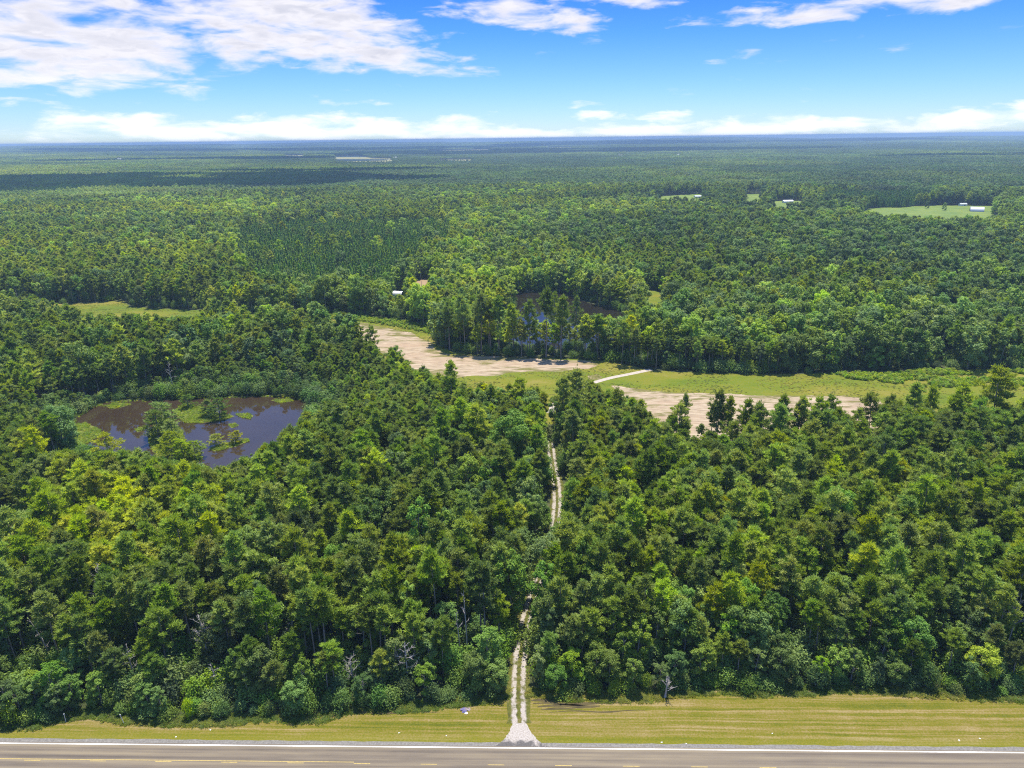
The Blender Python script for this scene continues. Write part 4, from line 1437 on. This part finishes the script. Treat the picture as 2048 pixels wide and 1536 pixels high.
# far forest as patches of whole trees, out to the horizon
def patch(g, size=44.0, n=44, kind=0):
    vs, ns, ss = [], [], []
    sp = math.sqrt(size * size / n)
    pos = hexgrid(-size / 2, size / 2, -size / 2, size / 2, sp * 1.05, 0.4, g)
    for x, y in pos:
        is_p = g.random() < (0.75, 0.45, 0.2)[kind]
        h = g.normal(18, 2.3) if is_p else g.normal(14.5, 2.2)
        rx = 2.6 if is_p else 3.9
        k = 46 if is_p else 54
        q = g.normal(size=(k, 3))
        q /= np.linalg.norm(q, axis=1)[:, None]
        q[:, 2] = np.abs(q[:, 2]) * 1.3 - 0.35
        rz = h * 0.26
        rr = rx * (0.8 + 0.35 * g.random((k, 1)))
        c = np.column_stack([x + q[:, 0] * rr[:, 0], y + q[:, 1] * rr[:, 0], h - rz + q[:, 2] * rz * 0.75])
        vs.append(c)
        ns.append(q + [0, 0, 0.3] + g.normal(0, 0.35, (k, 3)))
        ss.append(g.uniform(0.9, 1.6, k))
    L = Geo()
    L.add(*leaves(np.concatenate(vs), np.concatenate(ns), np.concatenate(ss), 0.6, g))
    return L.mesh('forest_patch', [M['pine'] if kind == 0 else M['broad']])


PATCH = [patch(np.random.default_rng(800 + i), kind=i % 3) for i in range(6)]
g = np.random.default_rng(23)
FS = 41.0
P = hexgrid(-13000, 13000, 800, 17000, FS, 0.10, g)
r = np.hypot(P[:, 0], P[:, 1])
P = P[sector(P, R(41)) & (r >= MID_D - 8) & (r < 17000)]
ok = np.ones(len(P), bool)
for q in FAR:
    ok &= poly_d(P, q) < 8
for a in BUILD_PX[:4] + [(790, 319)]:
    b = G(*a)
    ok &= ~((np.abs(P[:, 0] - b[0] * P[:, 1] / b[1]) < 42) & (P[:, 1] > b[1] - 380) & (P[:, 1] < b[1] + 30))
P = P[ok]
zone = fbm(P[:, 0], P[:, 1], 420, 3)
kd = np.where(zone + g.normal(0, 0.05, len(P)) > 0.54, 0, np.where(zone > 0.45, 1, 2))
r = np.hypot(P[:, 0], P[:, 1])
scatter('distant_forest', PATCH, np.column_stack([P, terrain(P[:, 0], P[:, 1])]), g.integers(0, 4, len(P)) * math.pi / 2 + g.normal(0, .1, len(P)), g.uniform(0.95, 1.12, len(P)),
        np.clip(g.normal(0.24, 0.05, len(P)) + (fbm(P[:, 0], P[:, 1], 900, 3) - .5) * 1.3, 0, 1), kd + 3 * g.integers(0, 2, len(P)))
# lone trees in the far fields
pos = []
for q in FAR:
    lo, hi = q.min(0), q.max(0)
    n = int(min(60, (hi - lo).prod() / 2500))
    pos.append(lo + g.random((n, 2)) * (hi - lo))
P = np.concatenate(pos)
P = P[fbm(P[:, 0], P[:, 1], 90, 2) > 0.55]
for a in BUILD_PX:
    b = G(*a)
    P = P[(np.hypot(P[:, 0] - b[0], P[:, 1] - b[1]) > 25) & ~((np.abs(P[:, 0] - b[0] * P[:, 1] / b[1]) < 22) & (P[:, 1] < b[1]) & (P[:, 1] > b[1] - 220))]
scatter('far_field_copse', [p.joined for p in PR['mid_broadleaf']], np.column_stack([P, np.where(np.hypot(P[:, 0], P[:, 1]) > 1300, terrain(P[:, 0], P[:, 1]), 0)]), g.random(len(P)) * 6.28, g.uniform(0.7, 1.1, len(P)),
        np.clip(g.normal(0.35, 0.1, len(P)), 0, 1), g.integers(0, 4, len(P)))


# ------------------------------------------------------------------ grass, sedge, weeds
def tuft(g, n=14, h=0.28, r=0.16, w_=0.03):
    L = Geo()
    a = g.random(n) * 6.283
    d = np.stack([np.cos(a), np.sin(a)], 1)
    b = d * (r * g.random((n, 1)))
    top = b + d * r * g.uniform(0.4, 1.4, (n, 1))
    sd = np.stack([-d[:, 1], d[:, 0]], 1) * w_
    z = h * g.uniform(0.5, 1.1, n)
    v = np.stack([np.column_stack([b - sd, np.zeros(n)]), np.column_stack([b + sd, np.zeros(n)]), np.column_stack([top, z])], 1).reshape(-1, 3)
    L.add(v, np.arange(3 * n).reshape(-1, 3))
    return L


g = np.random.default_rng(24)
TUFT = [tuft(g, 22, 0.13, 0.26, 0.05).mesh('grass_tuft', [M['grass']]) for _ in range(4)]
SEDGE = [tuft(g, 26, 0.7, 0.45, 0.06).mesh('sedge_tuft', [M['cypress']]) for _ in range(3)]
WEED = [shrub(np.random.default_rng(900 + i), h=1.3, r=0.8, n=220, leaf=0.22)[1].mesh('weed', [M['weed']]) for i in range(3)]


def inpoly(n, poly, g, m=0.0):
    lo, hi = poly.min(0), poly.max(0)
    P = lo + g.random((n, 2)) * (hi - lo)
    return P[sdf(P, poly) > m]


P = np.column_stack([g.uniform(-130, 140, 60000), g.uniform(92, 128, 60000)])
sn = RS(P[:, 0], P[:, 1])
be = behind_edge(P[:, 0], P[:, 1])
P = P[(sn[1] > 1.9) & (be < 1.0) & (poly_d(P, APR) < 0) & (dist_line(P, TL) > 1.5)]
be = behind_edge(P[:, 0], P[:, 1])
sn = RS(P[:, 0], P[:, 1])
dn = fbm(sn[0] * 0.05, sn[1] + 0.5 * np.sin(sn[0] * .06), 1.3, 3)
m = (g.random(len(P)) < 0.0) | (be > -1.0 - 1.5 * fbm(P[:, 0], P[:, 1], 5, 2))
P, be, dn = P[m], be[m], dn[m]
scatter('verge_grass', TUFT, np.column_stack([P, np.full(len(P), 0.012)]), g.random(len(P)) * 6.28, g.uniform(0.5, 1.1, len(P)) + (be > -2) * 0.8,
        np.clip(0.62 + (dn - 0.5) * 1.2 + g.normal(0, 0.14, len(P)) - (be > -2) * 0.55, 0, 1), g.integers(0, 4, len(P)))
P = inpoly(90000, CLEAR, g, 0.5)
P = P[(poly_d(P, SAND1) < 0) & (poly_d(P, SAND2) < 0) & (dist_line(P, LL) > 2)]
dn = fbm(P[:, 0] * 0.5, P[:, 1], 9.0, 3)
P, dn = P[dn > 0.42], dn[dn > 0.42]
scatter('meadow_grass', TUFT, np.column_stack([P, np.full(len(P), 0.01)]), g.random(len(P)) * 6.28, g.uniform(0.9, 1.7, len(P)),
        np.clip(0.30 + (fbm(P[:, 0], P[:, 1], 30, 2) - 0.5) * 0.9 + g.normal(0, 0.1, len(P)), 0, 1), g.integers(0, 4, len(P)))
WEEDP = GP([(1660, 748), (1760, 742), (1900, 740), (2060, 739), (2300, 739), (2300, 776), (2060, 776), (1960, 772), (1880, 776), (1800, 772), (1740, 764), (1690, 756)])
P = inpoly(5000, WEEDP, g)
P = P[fbm(P[:, 0] * .5, P[:, 1], 10, 3) > 0.45]
WEEDQ = GP([(640, 629), (720, 632), (800, 640), (860, 655), (866, 668), (820, 660), (760, 648), (700, 640), (640, 638)])
P2 = inpoly(2500, WEEDQ, g)
P = np.vstack([P, P2])
scatter('weed_bed', WEED, np.column_stack([P, np.full(len(P), 0.01)]), g.random(len(P)) * 6.28, g.uniform(0.5, 1.35, len(P)), np.clip(g.normal(0.72, 0.2, len(P)), 0, 1), g.integers(0, 3, len(P)))
# sedge beds in and around the brown pond
BEDS = [GP([(104, 893), (120, 868), (140, 850), (170, 846), (198, 858), (205, 868), (180, 884), (150, 897), (120, 905)]),
        GP([(296, 882), (300, 862), (318, 838), (340, 838), (365, 862), (372, 885), (400, 905), (405, 920), (370, 945), (330, 940), (310, 912)]),
        GP([(345, 822), (370, 808), (410, 815), (440, 828), (470, 832), (450, 840), (405, 846), (370, 846)]),
        GP([(472, 828), (490, 826), (508, 832), (500, 838), (480, 834)]), GP([(456, 850), (470, 846), (478, 851), (464, 856)]),
        GP([(418, 898), (440, 888), (475, 882), (495, 876), (500, 882), (470, 893), (430, 904)]), GP([(270, 858), (282, 855), (286, 860), (276, 864)]),
        GP([(560, 880), (585, 868), (600, 872), (580, 890), (562, 896)]), GP([(520, 905), (550, 897), (562, 903), (530, 920)]), GP([(540, 800), (575, 797), (590, 802), (560, 806)]), GP([(205, 812), (240, 806), (262, 809), (225, 818)]),
        GP([(50, 905), (90, 890), (130, 898), (160, 912), (150, 925), (90, 925)])]
M['sedge'] = simple('sedge_mat', [(0.3, (0.07, 0.09, 0.012)), (0.7, (0.14, 0.15, 0.018))], 0.6)
allp = []
for b in BEDS:
    sheet('sedge_islet', b, 0.026, 0.4, 0.7, M['sedge'], 3.5)
    a = np.ptp(b[:, 0]) * np.ptp(b[:, 1])
    allp.append(inpoly(int(a * 2.2), b, g))
# a thin fringe all round the pond
Lp = np.vstack([POND, POND[:1]])
for a, b in zip(Lp[:-1], Lp[1:]):
    n = int(np.linalg.norm(b - a) * 3.2)
    t_ = g.random((n, 1))
    allp.append(a + (b - a) * t_ + g.normal(0, 1.3, (n, 2)))
P = np.concatenate(allp)
scatter('sedge', SEDGE, np.column_stack([P, np.full(len(P), 0.02)]), g.random(len(P)) * 6.28, g.uniform(0.5, 1.2, len(P)), np.clip(g.normal(0.62, 0.16, len(P)), 0, 1), g.integers(0, 3, len(P)))

# ------------------------------------------------------------------ dead trees
for i, (px, py, top, nb, sp_, lean, st, lb) in enumerate(DEAD):
    xy = G(px, py)
    gg = np.random.default_rng(1000 + i)
    T, B = dead_tree_geo(gg, max(3.0, height_to(top, xy)), nb, sp_, lean, st)
    o = thing('dead_tree', (xy[0], xy[1], 0))
    link('trunk', T.mesh('dead_trunk', [M['dead']], True), o)
    for b in B:
        link('branch', b.mesh('dead_branch', [M['dead']]), o)
    tag(o, lb, 'dead tree', 'dead trees in the woods')

# ------------------------------------------------------------------ small things
def post(px, py, h, lean, lb):
    xy = G(px, py)
    o = thing('marker_post', (xy[0], xy[1], 0.01))
    b = Geo()
    b.add(*tube([(0, 0, 0), (lean * 0.5, 0, h * 0.5), (lean, 0, h)], [0.06, 0.055, 0.05], 6))
    link('shaft', b.mesh('shaft', [M['post']]), o)
    c = Geo()
    c.box((lean, 0, h + 0.05), (0.13, 0.13, 0.10))
    link('cap', c.mesh('cap', [M['white_paint']]), o)
    tag(o, lb, 'post', 'pale posts at the wood edge')


post(132, 1444, 1.9, 0.03, 'short upright pale post at the wood edge, left of the two on the verge')
post(248, 1447, 2.1, -0.35, 'leaning pale post on the verge, right one of the two at lower left')


def crumple(g, n, s):
    b = Geo()
    for k in range(n):
        p = g.normal(0, s * 0.35, 3) * [1, 1, 0]
        a = np.array([[-1, -.7, 0], [1, -.8, 0.1], [.9, .8, 0], [-1, .6, .2], [0, 0, 0.8]]) * s * g.uniform(0.5, 1) + g.normal(0, 0.12 * s, (5, 3))
        a[:, 2] = np.abs(a[:, 2])
        b.add(a + p, np.array([(0, 1, 4), (1, 2, 4), (2, 3, 4), (3, 0, 4)]))
    return b


gg = np.random.default_rng(77)
xy = G(928, 1420)
o = thing('litter_heap', (xy[0], xy[1], 0.02))
link('bag', crumple(gg, 5, 0.55).mesh('bag', [M['bag']]), o)
c = link('cloth', crumple(gg, 4, 0.5).mesh('cloth', [M['bag_pink']]), o)
c.location = (0.7, 0.15, 0)
c = link('wrapper', crumple(gg, 2, 0.32).mesh('wrapper', [M['litter']]), o)
c.location = (0.6, -0.7, 0)
tag(o, 'crumpled heap of purple bag and faded pink cloth on the verge left of the driveway', 'litter')
for px, py, lb in [(799, 1466, 'white scrap of litter on the grass left of the driveway'), (893, 1472, 'white scrap of litter between the driveway and the lone scrap to its left'),
                   (1323, 1484, 'white scrap of litter by the shoulder right of the driveway'), (1372, 1487, 'white scrap of litter on the grass, second right of the driveway'),
                   (1918, 1481, 'left one of two white scraps near the shoulder at the far right'), (1960, 1477, 'right one of two white scraps near the shoulder at the far right'),
                   (420, 1460, 'white scrap of litter on the verge below the left shrubs'), (352, 1474, 'white scrap of litter close to the shoulder at left'),
                   (1545, 1467, 'white scrap of litter on the mown strips at right')]:
    xy = G(px, py)
    o = tag(link('litter_scrap', crumple(gg, 2, 0.13).mesh('scrap', [M['litter']]), None, (xy[0], xy[1], 0.02)), lb, 'litter', 'scraps of litter on the verge')


def hut(px, py, wdt, dpt, ht, roofh, rz, lb, cat='building', arched=False, wallm='white_paint', roofm='roof', name='farm_building', zb=None):
    xy = G(px, py)
    z = float(terrain(xy[0], xy[1])) if np.hypot(*xy) > 1300 else 0.0
    if zb is not None:
        z = zb
    o = thing(name, (xy[0], xy[1], z), rz)
    b = Geo()
    if not arched:
        b.box((0, 0, ht / 2), (wdt, dpt, ht))
        link('wall', b.mesh('wall', [M[wallm]]), o)
        rf = Geo()
        hw, hd = wdt / 2 + 0.4, dpt / 2 + 0.5
        v = [(-hw, -hd, ht), (hw, -hd, ht), (hw, hd, ht), (-hw, hd, ht), (-hw, 0, ht + roofh), (hw, 0, ht + roofh), (-hw, -hd, ht + .2), (hw, -hd, ht + .2)]
        rf.add(v, np.array([(0, 1, 5, 4), (2, 3, 4, 5)]))
        rf.add(v, np.array([(0, 4, 3), (1, 2, 5)]))
        link('roof', rf.mesh('roof', [M[roofm]]), o)
        d = Geo()
        d.box((wdt * 0.15, -dpt / 2 - 0.03, ht * 0.4), (wdt * 0.16, 0.1, ht * 0.8))  # solid panel coloured as the shade within a doorway
        link('opening_panel', d.mesh('opening_panel', [M['dark']]), o)
    else:
        K = 14
        a = np.linspace(0, math.pi, K)
        prof = np.stack([np.cos(a) * dpt / 2, np.sin(a) * ht], 1)
        v = np.array([(x, p[0], p[1]) for x in (-wdt / 2, wdt / 2) for p in prof])
        rf = Geo()
        rf.add(v, np.array([(k, k + 1, K + k + 1, K + k) for k in range(K - 1)]))
        link('roof', rf.mesh('roof', [M[roofm]], True), o)
        wl = Geo()
        for x in (-wdt / 2 + 0.4, wdt / 2 - 0.4):
            vv = [(x, p[0] * 0.97, p[1] * 0.97) for p in prof] + [(x, 0, 0)]
            wl.add(vv, np.array([(k, k + 1, K) for k in range(K - 1)]))
        link('wall', wl.mesh('wall', [M['wall']]), o)
        d = Geo()
        d.box((wdt / 2 - 0.35, 0, ht * 0.35), (0.1, dpt * 0.5, ht * 0.7))  # solid panel coloured as the shade of the open end
        link('opening_panel', d.mesh('opening_panel', [M['dark']]), o)
    return tag(o, lb, cat)


hut(1953, 423, 17, 16, 6.5, 0, R(-28), 'grey arched metal barn on the bright green far pasture at right', 'barn', True, name='barn')
hut(1575, 406, 16, 8, 3.2, 1.8, R(5), 'low pale house with white roof on the small far lawn left of the pasture', 'house', roofm='white_paint', name='house')
hut(1395, 396, 12, 7, 3, 1.6, R(10), 'small pale shed at the rim of the narrow far lawn', 'shed', name='shed')
hut(1925, 412, 10, 6, 3, 1.5, R(0), 'low white shed at the back of the pasture left of the arched barn', 'shed', name='shed')
hut(797, 592, 7.5, 5.5, 3.6, 0, R(-20), 'small white round-topped shelter peeping from the wood above the sand bank', 'shelter', True, roofm='white_paint', name='shelter')
for px, py, wdt, lb in [(236, 323, 46, 'larger of the white roofs far off at the left'), (254, 322, 26, 'smaller white roof right beside the larger one far off at the left'),
                        (1118, 310.5, 20, 'white far roof right of the picture middle, leftmost of three'), (1240, 314, 26, 'long white far roof, middle of the three in a line'),
                        (1357, 312.5, 20, 'pale far roof, rightmost of the three in a line'), (790, 319, 18, 'pale far farmhouse at the right end of the dry field')]:
    xy = G(px, py)
    hut(px, py, wdt, 16, 8, 4, R(4), lb, 'building')

# ------------------------------------------------------------------ clouds above the frame whose shade falls on the far woods
def cloud_at(cx, cy, sx, sy, seed):
    alt = max(2600, 1.1 * cy)
    gg = np.random.default_rng(seed)
    vs, fs, n = [], [], 0
    bm_ = __import__('bmesh').new()
    __import__('bmesh').ops.create_icosphere(bm_, subdivisions=3, radius=1)
    bv = np.array([v.co[:] for v in bm_.verts])
    bf = np.array([[v.index for v in f.verts] for f in bm_.faces])
    bm_.free()
    off = np.array([sdir.x, sdir.y]) / sdir.z * alt
    G_ = Geo()
    for k in range(34):
        a, rr = gg.random() * 6.283, math.sqrt(gg.random())
        px_, py_ = cx + math.cos(a) * rr * sx, cy + math.sin(a) * rr * sy
        s = gg.uniform(0.18, 0.34) * min(sx, sy) * 1.3
        lump = 1 + 0.14 * np.sin(bv[:, :1] * 6 + k) * np.cos(bv[:, 1:2] * 7 + k * 2)
        G_.add(bv * lump * [s * max(1, min(3, sx / sy * .7)), s, s * 0.42] + [px_ + off[0], py_ + off[1], alt + 60 + gg.uniform(0, 80)], bf)
    return G_


CG = Geo()
for args in [(-1050, 1950, 800, 300, 1), (-1500, 1700, 600, 250, 2), (-650, 2450, 380, 100, 6), (-1700, 4200, 900, 350, 7), (500, 5600, 1700, 800, 3), (2200, 3300, 500, 160, 4), (-2600, 8500, 2600, 1500, 5), (3000, 10500, 3000, 1700, 8)]:
    q = cloud_at(*args)
    for v, f in zip(q.v, q.f):
        CG.v.append(v)
        CG.f.append(f - f.min() + CG.n)
        CG.n += len(v)
tag(link('clouds', CG.mesh('clouds', [M['cloud']], True)), kind='stuff')

# ------------------------------------------------------------------ haze
HZ = 119.0
hb = Geo()
hb.box((0, 10000, (HZ - 2.5) / 2), (60000, 66000, HZ + 2.5))
ho = tag(link('haze', hb.mesh('haze', [])), kind='stuff')
hm, ht_, hout = material('haze_air')
vol = ht_('ShaderNodeVolumePrincipled', {'Color': (0.38, 0.55, 0.74, 1), 'Density': 1.05e-4, 'Anisotropy': 0.0})
ht_.l.new(vol.outputs[0], hout.inputs['Volume'])
ho.data.materials.append(hm)
